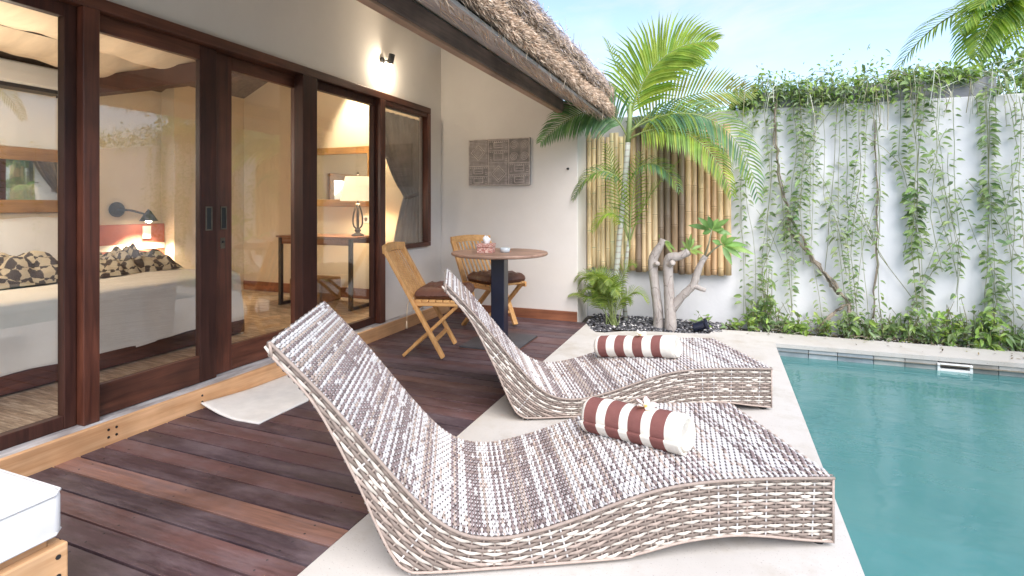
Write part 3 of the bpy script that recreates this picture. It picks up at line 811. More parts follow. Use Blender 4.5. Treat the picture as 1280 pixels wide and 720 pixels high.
    for sx in (.03,1.335):
        for y in (-.03,-LW+.03):
            m = MB(); m.lathe([(.017,0),(.019,.004),(.019,.03),(.0,.03)], (sx,y,0), 14); m.build('foot', M['rubber'], root)
    return root
lounger = make_lounger('large woven lounger in front nearest the pool corner of the photo, towel roll across it')
lounger2 = copy_tree(lounger); lounger2.location = (.25,3.21,0)
lounger['label'] = 'grey and white woven lounger nearest the camera, its back beside the white mat'
lounger2['label'] = 'grey and white woven lounger behind the nearer one, its back tip by the round table'

# towels
def ax_xy(root, s_, w_):
    o = root.location; a = V((-.885,-.466,0)); w = V((-.466,.885,0))
    return o+a*s_+w*w_
def topz(s_): return float(np.interp(s_, [p[0] for p in TOP], [p[1] for p in TOP]))
def towel(a, b, R, label, nst, flap):
    a, b = V(a), V(b); L = (b-a).length; mid = (a+b)/2
    root = empty('rolled_towel', mid, 0, label, 'towel', 'striped towel rolls on the loungers')
    ex = (b-a).normalized(); ez = V((0,0,1)); ey = ez.cross(ex).normalized(); ez = ex.cross(ey)
    m = MB(); n = 40; nl = 64
    cream = (.80,.765,.69); plum = (.23,.098,.088)
    bounds = nst
    def colr(t):
        c = cream
        for q0, q1 in bounds:
            if q0 <= t <= q1: c = plum
        return c
    ts = sorted(set([i/nl for i in range(nl+1)]+[q for bb in bounds for q in (bb[0]-.001,bb[0]+.001,bb[1]-.001,bb[1]+.001)]))
    vs = []; cs = []
    for t in ts:
        e = min(t,1-t)*L; rr = R*(1-.16*max(0,1-e/.02)**2)
        for j in range(n):
            an = 2*PI*j/n
            k = 1+.045*mnoise.noise((t*4,math.cos(an)*1.5,math.sin(an)*1.5))+.012*mnoise.noise((t*26,math.cos(an)*5,math.sin(an)*5))
            zz = math.sin(an)*rr*k*(.93 if math.sin(an) < 0 else 1.0)
            vs.append(ex*((t-.5)*L)+ey*math.cos(an)*rr*1.03*k+ez*zz); cs.append(colr(t))
    o0 = len(m.v); m.v += [tuple(p) for p in vs]; m.c += cs
    fs = []
    for i in range(len(ts)-1):
        for j in range(n): fs.append((i*n+j,i*n+(j+1)%n,(i+1)*n+(j+1)%n,(i+1)*n+j))
    m.f += fs; m.m += [0]*len(fs)
    # spiral ends: coiled layers, slightly stepped
    for sgn, t in ((-1,0),(1,1)):
        rings = [R*.86,R*.80,R*.76,R*.62,R*.58,R*.44,R*.40,R*.24,R*.20,.002]
        ds = [0,.004,-.006,.002,-.007,.001,-.008,.0,-.008,-.008]
        vv = []; ff = []
        for q, (r_, dd) in enumerate(zip(rings, ds)):
            for j in range(n):
                an = 2*PI*j/n
                vv.append(ex*(sgn*(L/2+dd-.001))+ey*math.cos(an)*r_*1.03+ez*math.sin(an)*r_)
        for q in range(len(rings)-1):
            for j in range(n): ff.append((q*n+j,q*n+(j+1)%n,(q+1)*n+(j+1)%n,(q+1)*n+j))
        m.add(vv, ff, cream)
    m.build('roll', M['towel'], root, smooth=True)
    if flap:
        f = MB(); vs = []; fs = []; k = 8
        for i, t in enumerate(ts):
            for j in range(k+1):
                v = j/k; an = -.15-1.25*(1-v)
                rr = R*(1.06+.05*v)
                # loose last turn tucked under the front
                y = -(math.cos(an)*rr*1.03)+(-.0) ; z = math.sin(an)*rr-.004*(1-v)
                vs.append(ex*((t-.5)*L*.995)+ey*y*1.0+ez*max(z,-R*.97)); f.c.append(colr(t))
        f.v = [tuple(p) for p in vs]
        for i in range(len(ts)-1):
            for j in range(k): fs.append((i*(k+1)+j,i*(k+1)+j+1,(i+1)*(k+1)+j+1,(i+1)*(k+1)+j))
        f.f = fs; f.m = [0]*len(fs)
        o = f.build('loose_edge', M['towel'], root, smooth=True)
        sd = o.modifiers.new('t', 'SOLIDIFY'); sd.thickness = .007; sd.offset = 1
    return root
def flower(loc, label, sc=1.0, pink=.3, tilt=(0,0,0)):
    root = empty('frangipani_flower', loc, 0, label, 'flower', 'frangipani blossoms on the towel rolls'); root.rotation_euler = tilt
    for i in range(5):
        a = 2*PI*i/5; m = MB(); d = V((math.cos(a),math.sin(a),.35)); sd = V((-math.sin(a),math.cos(a),0))
        pts = [(0,.004),(.012,.011),(.024,.017),(.034,.015),(.040,.004)]
        vs = []; cs = []
        for r, w in pts:
            q = r/.04; tw = sd*.4+V((0,0,.25*q))
            c = V((.85,.55,.10)).lerp(V((.86,.84,.82)), min(1,q*3.2)).lerp(V((.86,.45,.5)), pink*q)
            for k in (-1,0,1):
                vs.append((d*r+sd*w*k*.75+V((0,0,.003*abs(k)+.004*k)))*sc); cs.append(tuple(c))
        fs = []
        for i2 in range(len(pts)-1):
            for k in range(2): b0 = i2*3+k; fs.append((b0,b0+1,b0+4,b0+3))
        m.v = [tuple(p) for p in vs]; m.f = fs; m.m = [0]*len(fs); m.c = cs
        m.build('petal', M['petal'], root, smooth=True)
    return root
def on_lounger(root, px_, py_, R):   # find the point over the lounger top seen at a pixel
    z = .28
    for _ in range(20):
        a = ray(px_, py_); t = (z-HC)/a.z; p = V((t*a.x, t*a.y, z)); rel = p-root.location
        s_ = rel.x*-.885+rel.y*-.466
        z = topz(s_)+R
    return V((p.x,p.y,z))
R1 = .066; a1 = on_lounger(lounger, 737, 516, R1); b1 = on_lounger(lounger, 860, 543, R1)
tw1 = towel(a1, b1, R1, 'plum and cream striped towel roll lying across the nearer lounger', [(.045,.185),(.285,.425),(.515,.645),(.735,.865)], True)
R2 = .066; a2 = on_lounger(lounger2, 748, 433, R2); b2 = on_lounger(lounger2, 847, 434, R2)
tw2 = towel(a2, b2, R2, 'plum and cream striped towel roll lying across the farther lounger', [(.055,.17),(.28,.40),(.505,.625),(.735,.845)], False)
def on_towel(a, b, t, R, yo=0): return a+(b-a)*t+V((0,yo,R+.002))
flower(on_towel(a1,b1,.60,R1,.0), 'pink tinged frangipani flower resting on the nearer striped towel roll', 1.0, .55, (.25,.1,.3))
flower(on_towel(a2,b2,.55,R2,0), 'pale cream frangipani flower resting on the farther striped towel roll', 1.0, .15, (.2,0,.8))

# ------------------------------------------------------------------ teak chairs, cushions, table
def make_chair(loc, ang, label):
    root = empty('folding_chair', loc, ang, label, 'chair', 'teak folding chairs at the round table')
    CW = .43
    for v in (.012, CW-.012):
        m = MB(); m.bar((-.125,v,.775),(.305,v,.012),.026,.048,(0,1,0)); 
        o = m.build('back_leg', M['teak'], root, bevel=.005)
    for v in (.045, CW-.045):
        m = MB(); m.bar((.0,v,.012),(.455,v,.43),.024,.046,(0,1,0)); m.build('front_leg', M['teak'], root, bevel=.005)
    m = MB(); vs = []
    for i in range(13):
        t = i/12; v = -.008+(CW+.016)*t; u = -.128-.02*math.sin(PI*t)
        vs.append((u,v,.795+.012*math.sin(PI*t)))
    n = len(vs)
    pr = []
    for u,v,z in vs:
        pr += [(u-.014,v,z-.038),(u+.018,v,z-.038),(u+.014,v,z+.022),(u-.02,v,z+.022)]
    fs = [(3,2,1,0),(4*n-4,4*n-3,4*n-2,4*n-1)]
    for i in range(n-1):
        for j in range(4): fs.append((4*i+j,4*i+(j+1)%4,4*i+4+(j+1)%4,4*i+4+j))
    m.add(pr, fs); m.build('top_rail', M['teak_seat'], root, bevel=.005)
    for i in range(8):
        t = (i+1)/9; v = .02+(CW-.04)*t
        m = MB(); m.bar((-.126-.015*math.sin(PI*t),v,.765),(.105-.0*math.sin(PI*t),v,.385),.022,.011,(0,1,0)) if False else m.bar((-.126-.015*math.sin(PI*t),v,.765),(.10,v,.375),0.021,.010,(1,0,.5))
        m.build('back_slat', M['teak'], root, bevel=.003)
    m = MB(); m.bar((.092,.03,.362),(.092,CW-.03,.362),.04,.022); m.build('lower_rail', M['teak_seat'], root, bevel=.004)
    for i in range(7):
        u = .12+.052*i
        m = MB(); m.bar((u,.004,.418),(u,CW-.004,.418),.046,.018); m.build('seat_slat', M['teak_seat'], root, bevel=.004)
    for v in (.02,CW-.02):
        m = MB(); m.bar((.095,v,.396),(.46,v,.396),.022,.028); m.build('seat_rail', M['teak_seat'], root, bevel=.004)
    m = MB(); m.bar((.235,.01,.125),(.235,CW-.01,.125),.03,.022); m.build('stretcher', M['teak_seat'], root, bevel=.004)
    m = MB(); m.bar((.085,.05,.09),(.085,CW-.05,.09),.03,.022); m.build('stretcher', M['teak_seat'], root, bevel=.004)
    return root
def make_cushion(loc, ang, label):
    root = empty('seat_cushion', loc, ang, label, 'cushion', 'brown tie-on cushions on the folding chairs')
    m = MB(); n = 36; S = .40; vs = []; fs = []
    tufts = [(i,j) for i in (.2,.5,.8) for j in (.2,.5,.8)]
    def zz(x, y, sg):
        e = min(x,1-x,y,1-y); h = .058*min(1,(e/.14))**.5
        for i,j in tufts:
            d = math.hypot(x-i,y-j); h -= .028*math.exp(-(d/.055)**2)*(1 if e > .1 else .5)
        h += .006*mnoise.noise((x*9,y*9,sg))+.004*mnoise.noise((x*22,y*18,sg*2))
        return .037+sg*max(h,.0)*(1 if sg > 0 else .72)
    for sg in (1,-1):
        for i in range(n+1):
            for j in range(n+1):
                x, y = i/n, j/n
                cx, cy = (x-.5)*2, (y-.5)*2
                k = 1-.06*(abs(cx*cy))**3
                vs.append((.075+(x-.5)*S*k+S/2, .215+(y-.5)*S*k*1.02, .427+zz(x,y,sg)-.008))
    for sgi in (0,1):
        o = sgi*(n+1)**2
        for i in range(n):
            for j in range(n):
                a = o+i*(n+1)+j; f = (a,a+n+1,a+n+2,a+1); fs.append(f if sgi == 0 else f[::-1])
    m.add(vs, fs); m.build('pad', M['cushion_brown'], root, smooth=True)
    for v in (.015,.415):
        m = MB(); m.tube([(.09,v,.44),(.06,v-.012,.43),(.045,v-.016,.39),(.04,v-.014,.34),(.037,v-.012,.27)],[.004,.004,.0035,.003,.003],6); m.tube([(.037,v-.012,.275),(.036,v-.012,.22)],[.004,.009],6)
        m.build('tie', M['cord'], root, smooth=True)
    m = MB(); m.box(.475,.479,.10,.14,.452,.464); m.build('care_label', M['white_fabric'], root)
    return root
c1l, c1a = (-2.16,3.31,0), math.radians(15)
c2l, c2a = (-2.24,4.38,0), math.radians(-30)
chair1 = make_chair(c1l, c1a, 'teak folding chair standing in front of the glass doors, seen from its side')
chair2 = copy_tree(chair1); chair2.location = c2l; chair2.rotation_euler.z = c2a; chair2['label'] = 'teak folding chair tucked behind the round table in the corner'
cu1 = make_cushion(c1l, c1a, 'brown tufted cushion on the folding chair by the glass doors')
cu2 = copy_tree(cu1); cu2.location = c2l; cu2.rotation_euler.z = c2a; cu2['label'] = 'brown tufted cushion on the folding chair behind the round table'

TX, TY, TZ = -1.675, 3.99, .735
def table():
    t = empty('round_table', (TX,TY,0), 0, 'small round wooden table on a square navy blue column', 'table')
    m = MB(); n = 64; vs = []
    prof = [(0,TZ-.026),(.375,TZ-.026),(.388,TZ-.02),(.391,TZ-.008),(.386,TZ),(0.0,TZ)]
    m.lathe([p for p in prof if p[0] > 0], (0,0,0), n, True); m.build('tabletop', M['tabletop'], t, bevel=0)
    m = MB(); m.box(-.055,.055,-.07,.07,.022,TZ-.027); o = m.build('column', M['navy'], t, bevel=.006); o.rotation_euler.z = math.radians(8)
    m = MB(); m.box(-.23,.23,-.27,.27,.004,.018); m.build('base_plate', M['plate'], t, bevel=.003)
    m = MB(); m.box(-.235,.235,-.275,.275,-.0005,.0125) ; m.v = [(x,y,min(z,.0035)) for x,y,z in m.v]; m.build('base_rim', M['plate_edge'], t)
    m = MB(); m.box(-.07,.07,-.085,.085,.0182,.03); o = m.build('column_foot', M['navy'], t, bevel=.003); o.rotation_euler.z = math.radians(8)
    b = empty('tissue_box', (TX-.07,TY-.11,TZ), math.radians(12), 'small patterned tissue box standing on the round table', 'tissue box')
    m = MB(); m.box(-.062,.062,-.062,.062,.001,.045); m.build('box', M['tissuebox'], b, bevel=.004)
    m = MB(); m.box(-.066,.066,-.066,.066,.046,.075); m.build('lid', M['tissuebox'], b, bevel=.006)
    m = MB(); n = 14; vs = []; fs = []
    for i in range(6):
        q = i/5
        for j in range(n):
            a = 2*PI*j/n; r = (.016+.012*math.sin(q*2.2)+.005*math.sin(3*a+q*3))*(1-.75*max(0,q-.55)/.45)
            vs.append((r*math.cos(a)*1.2,r*math.sin(a),.073+.062*q+.006*math.sin(2*a)*q))
    for i in range(5):
        for j in range(n): fs.append((i*n+j,i*n+(j+1)%n,(i+1)*n+(j+1)%n,(i+1)*n+j))
    m.add(vs, fs); m.build('tissue', M['white_fabric'], b, smooth=True)
    m = MB(); m.lathe([(.030,0),(.038,.004),(.043,.035),(.038,.036),(.033,.008),(.0001,.006)], (TX+.06,TY-.03,TZ+.001), 28)
    tag(m.build('glass_ashtray', M['clear'], smooth=True), 'small clear glass dish beside the tissue box', 'ashtray')
table()

# ------------------------------------------------------------------ mat, daybed
def mat_and_daybed():
    m = MB(); nx, ny = 24, 30; vs = []; fs = []
    for i in range(nx+1):
        for j in range(ny+1):
            u, v = i/nx, j/ny
            x = -2.645+.46*u; y = 2.05+.72*v+ .02*(1-u)*(1-v)
            y += -.015*math.sin(PI*u)*(1-v)
            cu = max(0,1-math.hypot(u*1.5,v*1.6)); z = .005+.035*cu**1.4
            z += .0015*mnoise.noise((u*4,v*4,1))
            vs.append((x+.012*cu,y+.01*cu,z))
    for i in range(nx):
        for j in range(ny):
            a = i*(ny+1)+j; fs.append((a,a+ny+1,a+ny+2,a+1))
    m.add(vs, fs); o = m.build('door_mat', M['mat'], smooth=True); sd = o.modifiers.new('t','SOLIDIFY'); sd.thickness = .006
    tag(o, 'off-white cloth mat with a curled corner lying below the glass doors', 'mat')
    d = empty('daybed', (-1.49,.82,0), 0, 'white cushioned daybed with a pale timber frame at the deck edge', 'daybed')
    m = MB(); n = 14
    x0,x1,y0,y1,z0,z1 = -.80,-.004,-1.95,-.006,.305,.425
    m.box(x0,x1,y0,y1,z0,z1); o = m.build('cushion', M['canvas'], d, bevel=.022, seg=4, smooth=True)
    m = MB(); m.tube([(x0+.02,y1+.001,z1-.012),(x1-.02,y1+.001,z1-.012),(x1+.001,y1-.02,z1-.012),(x1+.001,y0+.02,z1-.012)], .0035, 6); 
    m.tube([(x0+.02,y1+.001,z0+.012),(x1-.02,y1+.001,z0+.012),(x1+.001,y1-.02,z0+.012),(x1+.001,y0+.02,z0+.012)], .0035, 6); m.build('piping', M['white_fabric'], d, smooth=True)
    m = MB(); m.box(-.028,.0,-1.96,.0,.19,.288); m.build('side_rail', M['daywood'], d, bevel=.004)
    m = MB(); m.box(-.80,-.029,-.028,-.001,.19,.288); m.build('end_rail', M['daywood'], d, bevel=.004)
    m = MB(); m.box(-.79,-.03,-1.95,-.03,.26,.304); m.build('slat_base', M['daywood'], d)
    for (x,y) in ((-.085,-.09),(-.085,-1.9),(-.78,-.09),(-.78,-1.9)):
        m = MB(); m.box(x,x+.055,y,y+.055,0,.258); m.build('leg', M['daywood'], d, bevel=.004)
    for z in (.215,.262):
        m = MB(); m.lathe([(.006,0),(.006,.0015),(0,.0015)], (.0,-.022,z), 8, True, None, Matrix.Rotation(PI/2,3,'Y')); m.build('screw', M['dark_metal'], d)
mat_and_daybed()

# ------------------------------------------------------------------ wall fittings
def fittings():
    # carved panel
    p = empty('carved_panel', (-2.43,4.962,1.315), 0, 'carved dark wooden panel with diamond and spiral motifs on the terrace wall', 'wall art')
    m = MB(); W, Hh = .67, .47; m.box(0,W,0,.028,0,Hh); m.build('board', M['carve'], p, bevel=.003)
    r = MB(); y = -.001
    def rail(x0,z0,x1,z1,w=.006,d=.006): 
        a, b = V((x0,y,z0)), V((x1,y,z1)); r.bar(a,b,w,d,(0,1,0))
    for x in (.006,W/3,2*W/3,W-.006): rail(x,0.004,x,Hh-.004,.008)
    for z in (.005,Hh-.005): rail(.004,z,W-.004,z,.008)
    cw = W/3
    def diamond(cx, cz, s_):
        for k in (1,.72):
            pts = [(cx-s_*k,cz),(cx,cz+s_*k),(cx+s_*k,cz),(cx,cz-s_*k)]
            for i in range(4): rail(*pts[i],*pts[(i+1)%4],.007)
        for i in range(-4,5):
            for j in range(-4,5):
                if abs(i)+abs(j) <= 4: r.box(cx+i*.0105-.003,cx+i*.0105+.003,y-.002,y+.003,cz+j*.0105-.003,cz+j*.0105+.003)
    def dots(x0,z0,x1,z1,cx,cz,s_):
        xx = x0
        while xx < x1:
            zz = z0
            while zz < z1:
                if abs(xx-cx)+abs(zz-cz) > s_*1.15: r.box(xx-.004,xx+.004,y-.002,y+.003,zz-.004,zz+.004)
                zz += .0145
            xx += .0145
    def small(x0,z0,w,h,k):
        rail(x0+.006,z0+h,x0+w-.006,z0+h,.006)
        rail(x0+w*.28,z0+.02,x0+w*.28,z0+h*.75); rail(x0+w*.72,z0+.02,x0+w*.72,z0+h*.75); rail(x0+w*.28,z0+h*.75,x0+w*.72,z0+h*.75)
        rail(x0+w*.28,z0+.02,x0+w*.72,z0+.02)
        for i in range(9): r.box(x0+.02+i*(w-.04)/8-.005,x0+.02+i*(w-.04)/8+.005,y-.002,y+.003,z0+h-.02,z0+h-.01)
        for sx in (.12,.88):
            for q in range(4): rail(x0+w*sx-.012+q*.004,z0+.012+q*.018,x0+w*sx+.012-q*.004,z0+.012+q*.018,.006)
        if k: 
            for i in range(5): r.box(x0+w*.35+i*w*.07,x0+w*.35+i*w*.07+.007,y-.002,y+.003,z0+h*.42,z0+h*.42+.01)
    def spiral(cx, cz, s_):
        pts = [(cx+s_*(1-t/26)*math.cos(t*.7),y,cz+s_*(1-t/26)*math.sin(t*.7)) for t in range(25)]
        r.tube(pts, .003, 4)
    dots(.015,.215,cw-.008,Hh-.012,cw/2,.335,.07); diamond(cw/2,.335,.078); rail(.006,.20,cw,.20); small(.0,.10,cw,.095,1); small(.0,.008,cw,.085,0)
    small(cw,.36,cw,.095,1); small(cw,.235,cw,.115,0); rail(cw,.23,2*cw,.23); dots(cw+.012,.015,2*cw-.01,.225,1.5*cw,.115,.07); diamond(1.5*cw,.115,.082)
    for ix in (.25,.75):
        for iz in (.285,.40): spiral(2*cw+cw*ix, iz, .046)
    for q in range(6): rail(2*cw+.01,.335+.004*q*0+q*.0,2*cw+.01,.335)
    rail(2*cw,.225,W,.225); small(2*cw,.12,cw,.10,1); small(2*cw,.008,cw,.10,1)
    r.build('carving', M['carve_hi'], p)
    # hook
    h = at(710,211,4.99); m = MB(); m.tube([(h.x,4.99,h.z),(h.x,4.965,h.z),(h.x,4.955,h.z-.008),(h.x,4.950,h.z+.006)], .0045, 8); m.lathe([(.012,0),(.012,.004),(0.001,.004)], (h.x,4.991,h.z), 12, True, None, Matrix.Rotation(PI/2,3,'X'))
    tag(m.build('wall_hook', M['dark_metal'], smooth=True), 'small dark hook fixed to the bare terrace wall', 'hook')
    # wall spotlight
    c = atx(477,76,XW); l = empty('wall_spotlight', (XW,c.y,c.z), 0, 'small black swivel spotlight glowing high on the terrace wall', 'wall light')
    m = MB(); m.lathe([(.032,0),(.032,.012),(.026,.018),(.001,.018)], (0,0,0), 24, True, None, Matrix.Rotation(PI/2,3,'Y')); m.build('mount', M['dark_metal'], l, smooth=False, bevel=.002)
    m = MB(); m.tube([(.015,0,0),(.06,.02,.0)], .007, 8); m.build('arm', M['dark_metal'], l, smooth=True)
    Rm = Matrix.Rotation(math.radians(14),3,'Y')
    m = MB(); m.lathe([(.001,.055),(.024,.055),(.027,.05),(.027,-.035),(.024,-.035),(.022,-.02),(.001,-.02)], (.075,.03,.005), 24, False, None, Rm); m.build('lamp_head', M['dark_metal'], l, smooth=False)
    m = MB(); m.lathe([(.001,-.018),(.018,-.022),(.022,-.045),(.020,-.058),(.001,-.066)], (.075,.03,.005), 20, False, None, Rm); m.build('bulb', M['bulb'], l, smooth=True)
    return (XW+.075, c.y+.01, c.z-.092)
SPOT = fittings()

# ------------------------------------------------------------------ room furnishings
def room():
    # bed
    b = empty('bed', (-4.6,1.9,.088), 0, 'wide white made bed behind the glass doors, red panelled headboard', 'bed')
    o_ = V((-4.6,1.9,.088))
    def bp(m, name, mt, parent=b, **kw):
        m.v = [(p[0]-o_.x,p[1]-o_.y,p[2]-o_.z) for p in m.v]; return m.build(name, M[mt], parent, **kw)
    m = MB(); m.box(-5.6,-3.56,.2,3.2,.10,.20); bp(m, 'base', 'redwood_h', bevel=.004)
    m = MB(); m.box(-5.58,-3.66,.24,3.16,.201,.54); bp(m, 'mattress', 'linen', bevel=.05, seg=4, smooth=True)
    # draped cover
    m = MB(); nu, nv = 40, 90; vs = []; fs = []
    for i in range(nu+1):
        for j in range(nv+1):
            y = .18+3.08*j/nv; q = i/nu
            L = q*2.4                                   # 0 at the head, then over the foot edge
            if L < 1.86: x, z = -5.5+L, .585
            else: x, z = -3.60+.03*math.sin(min(1,(L-1.86)/.06)*PI/2), .585-max(0,(L-1.90))*.78
            z += .010*mnoise.noise((x*3,y*3,1)) if L < 1.86 else 0
            if L > 1.9:
                x += .022*mnoise.noise((y*5,z*1.2,4))+.012*(L-1.9)
                z += .03*mnoise.noise((y*2,0,3))*(L-1.9)/.5
            if y > 3.16: z -= (y-3.16)*3.2; y = 3.16+(y-3.16)*.3+.02*mnoise.noise((x*5,z*2,5))
            vs.append((x,y,z))
    for i in range(nu):
        for j in range(nv):
            a = i*(nv+1)+j; fs.append((a,a+nv+1,a+nv+2,a+1))
    m.add(vs, fs); bp(m, 'cover', 'linen', smooth=True)
    m = MB(); m.box(-5.615,-5.56,-.3,3.965,.5,.92); hb = bp(m, 'headboard', 'redpanel', bevel=.005)
    m = MB(); m.box(-5.558,-5.552,-.3,3.96,.66,.72); bp(m, 'headboard_band', 'linen', hb)
    for (x,y) in ((-5.53,.3),(-5.53,3.02),(-3.6,.3)):
        pass
    # canopy frame over the bed
    cf = empty('bed_canopy', (-4.6,1.9,2.1), 0, 'cream fabric canopy hung from dark beams above the bed', 'canopy')
    o2 = V((-4.6,1.9,2.1))
    def cp(m, name, mt, **kw):
        m.v = [(p[0]-o2.x,p[1]-o2.y,p[2]-o2.z) for p in m.v]; return m.build(name, M[mt], cf, **kw)
    m = MB(); m.box(-5.60,-3.3,2.98,3.08,2.08,2.235); cp(m, 'beam', 'blackwood', bevel=.004)
    m = MB(); m.box(-5.60,-3.3,-.4,-.3,2.08,2.235); cp(m, 'beam', 'blackwood', bevel=.004)
    m = MB(); nu, nv = 42, 70; vs = []; fs = []
    for i in range(nu+1):
        for j in range(nv+1):
            x = -3.05-2.25*i/nu; y = -.3+3.5*j/nv
            k = (i/nu*3) % 1
            z = 2.345-.12*math.sin(PI*k)**.8*.6-.03*mnoise.noise((x*2,y*1.4,0))-.10*max(0,(y-2.5)/.7)*math.sin(PI*k)
            z += .006*math.sin(y*26+x*3)
            vs.append((x,y,z))
    for i in range(nu):
        for j in range(nv):
            a = i*(nv+1)+j; fs.append((a,a+nv+1,a+nv+2,a+1))
    m.add(vs, fs); cp(m, 'fabric', 'canopy', smooth=True)
    for i in (1,2,3):
        x = -3.05-2.25*i/3; m = MB(); m.tube([(x,-.3,2.337),(x,3.15,2.337)], .006, 6); cp(m, 'rod', 'dark_metal')
    # throw: rumpled check blanket along the foot of the bed
    def heap(y0, y1, label, seed, hgt):
        m = MB(); nu, nv = 26, 60; vs = []; fs = []
        for i in range(nu+1):
            for j in range(nv+1):
                u, v = i/nu, j/nv
                x = -4.72+.55*u; y = y0+(y1-y0)*v
                e = min(1,min(u,1-u)*4)*min(1,min(v,1-v)*5)
                h = hgt*e**.5*(.62+.6*abs(mnoise.noise((u*2.6+seed,v*7,seed)))+.30*mnoise.noise((u*5,v*15,seed+3)))
                vs.append((x+.03*mnoise.noise((v*7,u*2,seed)),y,.592+max(0,h)))
        for i in range(nu):
            for j in range(nv):
                a = i*(nv+1)+j; fs.append((a,a+nv+1,a+nv+2,a+1))
        m.add(vs, fs); o = m.build('bed_throw', M['throw'], smooth=True); tag(o, label, 'blanket')
    heap(1.35,2.46,'dark and cream checked throw heaped at the bed end behind the fixed pane',1,.20)
    heap(2.50,3.14,'dark and cream checked throw heaped on the bed behind the sliding door',6,.19)
    # pillows
    def pillow(c, s_, label, mt, rx=0):
        m = MB(); n = 16; vs = []; fs = []
        for sg in (1,-1):
            for i in range(n+1):
                for j in range(n+1):
                    x, y = i/n*2-1, j/n*2-1
                    e = (1-abs(x)**2.6)*(1-abs(y)**2.6); k = 1-.10*(abs(x*y))
                    vs.append((sg*s_[0]*max(0,e)**.5, y*s_[1]*k, x*s_[2]*k))
        for q in (0,1):
            o0 = q*(n+1)**2
            for i in range(n):
                for j in range(n):
                    a = o0+i*(n+1)+j; fs.append((a,a+n+1,a+n+2,a+1))
        m.add(vs, fs); o = m.build('pillow', M[mt], smooth=True); o.location = c; o.rotation_euler = (0,rx,0); tag(o, label, 'pillow')
    pillow((-5.35,2.75,.80),(.09,.33,.23),'white pillow leaning on the headboard beside the reading lamp','white_fabric',-.35)
    pillow((-4.95,.95,.76),(.09,.22,.17),'round patterned cream cushion lying behind the checked throw','linen',-.5)
    # wall mirror above the headboard
    mi = empty('wall_mirror', (-5.6,1.3,1.3), 0, 'long golden framed mirror over the headboard reflecting the garden', 'mirror')
    o3 = V((-5.6,1.3,1.3))
    m = MB(); m.box(-5.618,-5.60,.0,3.0,1.16,1.50); m.v = [(p[0]-o3.x,p[1]-o3.y,p[2]-o3.z) for p in m.v]; m.build('glass', M['mirror'], mi)
    m = MB()
    m.box(-5.615,-5.58,-.1,3.1,1.501,1.61); m.box(-5.615,-5.58,-.1,3.1,1.05,1.159); m.box(-5.614,-5.579,-.1,.0,1.16,1.50); m.box(-5.614,-5.579,3.001,3.1,1.16,1.50)
    m.v = [(p[0]-o3.x,p[1]-o3.y,p[2]-o3.z) for p in m.v]; m.build('frame', M['goldwood'], mi, bevel=.005)
    # AC
    ac = empty('air_conditioner', (-5.62,2.45,2.1), 0, 'white wall air conditioner high above the bed', 'air conditioner')
    m = MB(); m.box(0,.2,-.75,.55,.02,.21); m.build('housing', M['white_plastic'], ac, bevel=.025, seg=3)
    m = MB(); m.box(.03,.19,-.70,.50,-.011,.021); m.build('vent', M['dark_metal'], ac, bevel=.004)
    # reading lamp
    rl = empty('reading_lamp', (-5.6,3.50,1.07), 0, 'lit dark metal reading lamp on a swing arm above the headboard', 'wall lamp')
    m = MB(); m.lathe([(.075,0),(.075,.012),(.06,.02),(.001,.02)], (0,0,.0), 20, True, None, Matrix.Rotation(PI/2,3,'Y')); m.build('mount', M['dark_metal'], rl)
    m = MB(); m.tube([(.02,0,0),(.10,.08,-.01),(.20,.16,-.05),(.22,.17,.0)], .011, 8); m.build('arm', M['dark_metal'], rl, smooth=True)
    m = MB(); m.lathe([(.02,.02),(.03,-.0),(.055,-.04),(.082,-.085),(.078,-.085),(.05,-.035),(.001,-.02)], (.22,.17,-.03), 20, False); m.build('shade', M['dark_metal'], rl, smooth=True)
    m = MB(); m.lathe([(.001,-.03),(.03,-.05),(.036,-.075),(.02,-.1),(.001,-.105)], (.22,.17,-.03), 16, False); m.build('bulb', M['bulb'], rl, smooth=True)
    m = MB(); m.box(-5.55,-5.53,3.72,3.80,.77,.90); tag(m.build('remote_holder', M['white_plastic'], bevel=.004), 'white remote control in its holder on the headboard', 'remote')
    # console table
    ct = empty('console_table', (-3.78,4.44,.088), 0, 'narrow timber console table on black metal legs behind the glass', 'console table')
    zt = .715
    m = MB(); m.box(-.50,.47,-.21,.21,zt-.02,zt); m.build('top', M['consolewood'], ct, bevel=.003)
    m = MB(); m.box(-.434,.409,-.195,-.172,zt-.085,zt-.021); m.box(-.434,.409,.172,.195,zt-.085,zt-.021); m.build('apron', M['consolewood'], ct, bevel=.003)
    for x in (-.47,.41):
        m = MB(); m.box(x,x+.035,-.205,-.17,.0,zt-.021); m.box(x,x+.035,.17,.205,.0,zt-.021); m.box(x+.001,x+.034,-.169,.169,.0,.03); m.build('leg_frame', M['dark_metal'], ct, bevel=.002)
    m = MB(); m.box(-4.27,-3.86,4.40,4.74,.09,.34); tag(m.build('basket', M['basket'], bevel=.02, seg=3), 'brown woven basket on the floor under the console table', 'basket')
    # table lamp
    L = V((-3.43,4.46,.088+zt)); tl = empty('table_lamp', L, 0, 'lit table lamp with a cream shade and dark cage base on the console', 'lamp')
    m = MB(); m.lathe([(.062,0),(.064,.012),(.045,.022),(.02,.035),(.03,.05),(.035,.058),(.02,.07),(.012,.075),(.001,.075)], (0,0,0), 24); m.build('base', M['dark_metal'], tl, smooth=True)
    m = MB()
    for i in range(4):
        a = PI/4+PI/2*i; pts = []
        for q in range(11):
            t = q/10; r = .012+.036*math.sin(PI*t**.62)**1.0*(1 if t < .99 else 0)
            pts.append((r*math.cos(a),r*math.sin(a),.07+.26*t))
        m.tube(pts, .0085, 7)
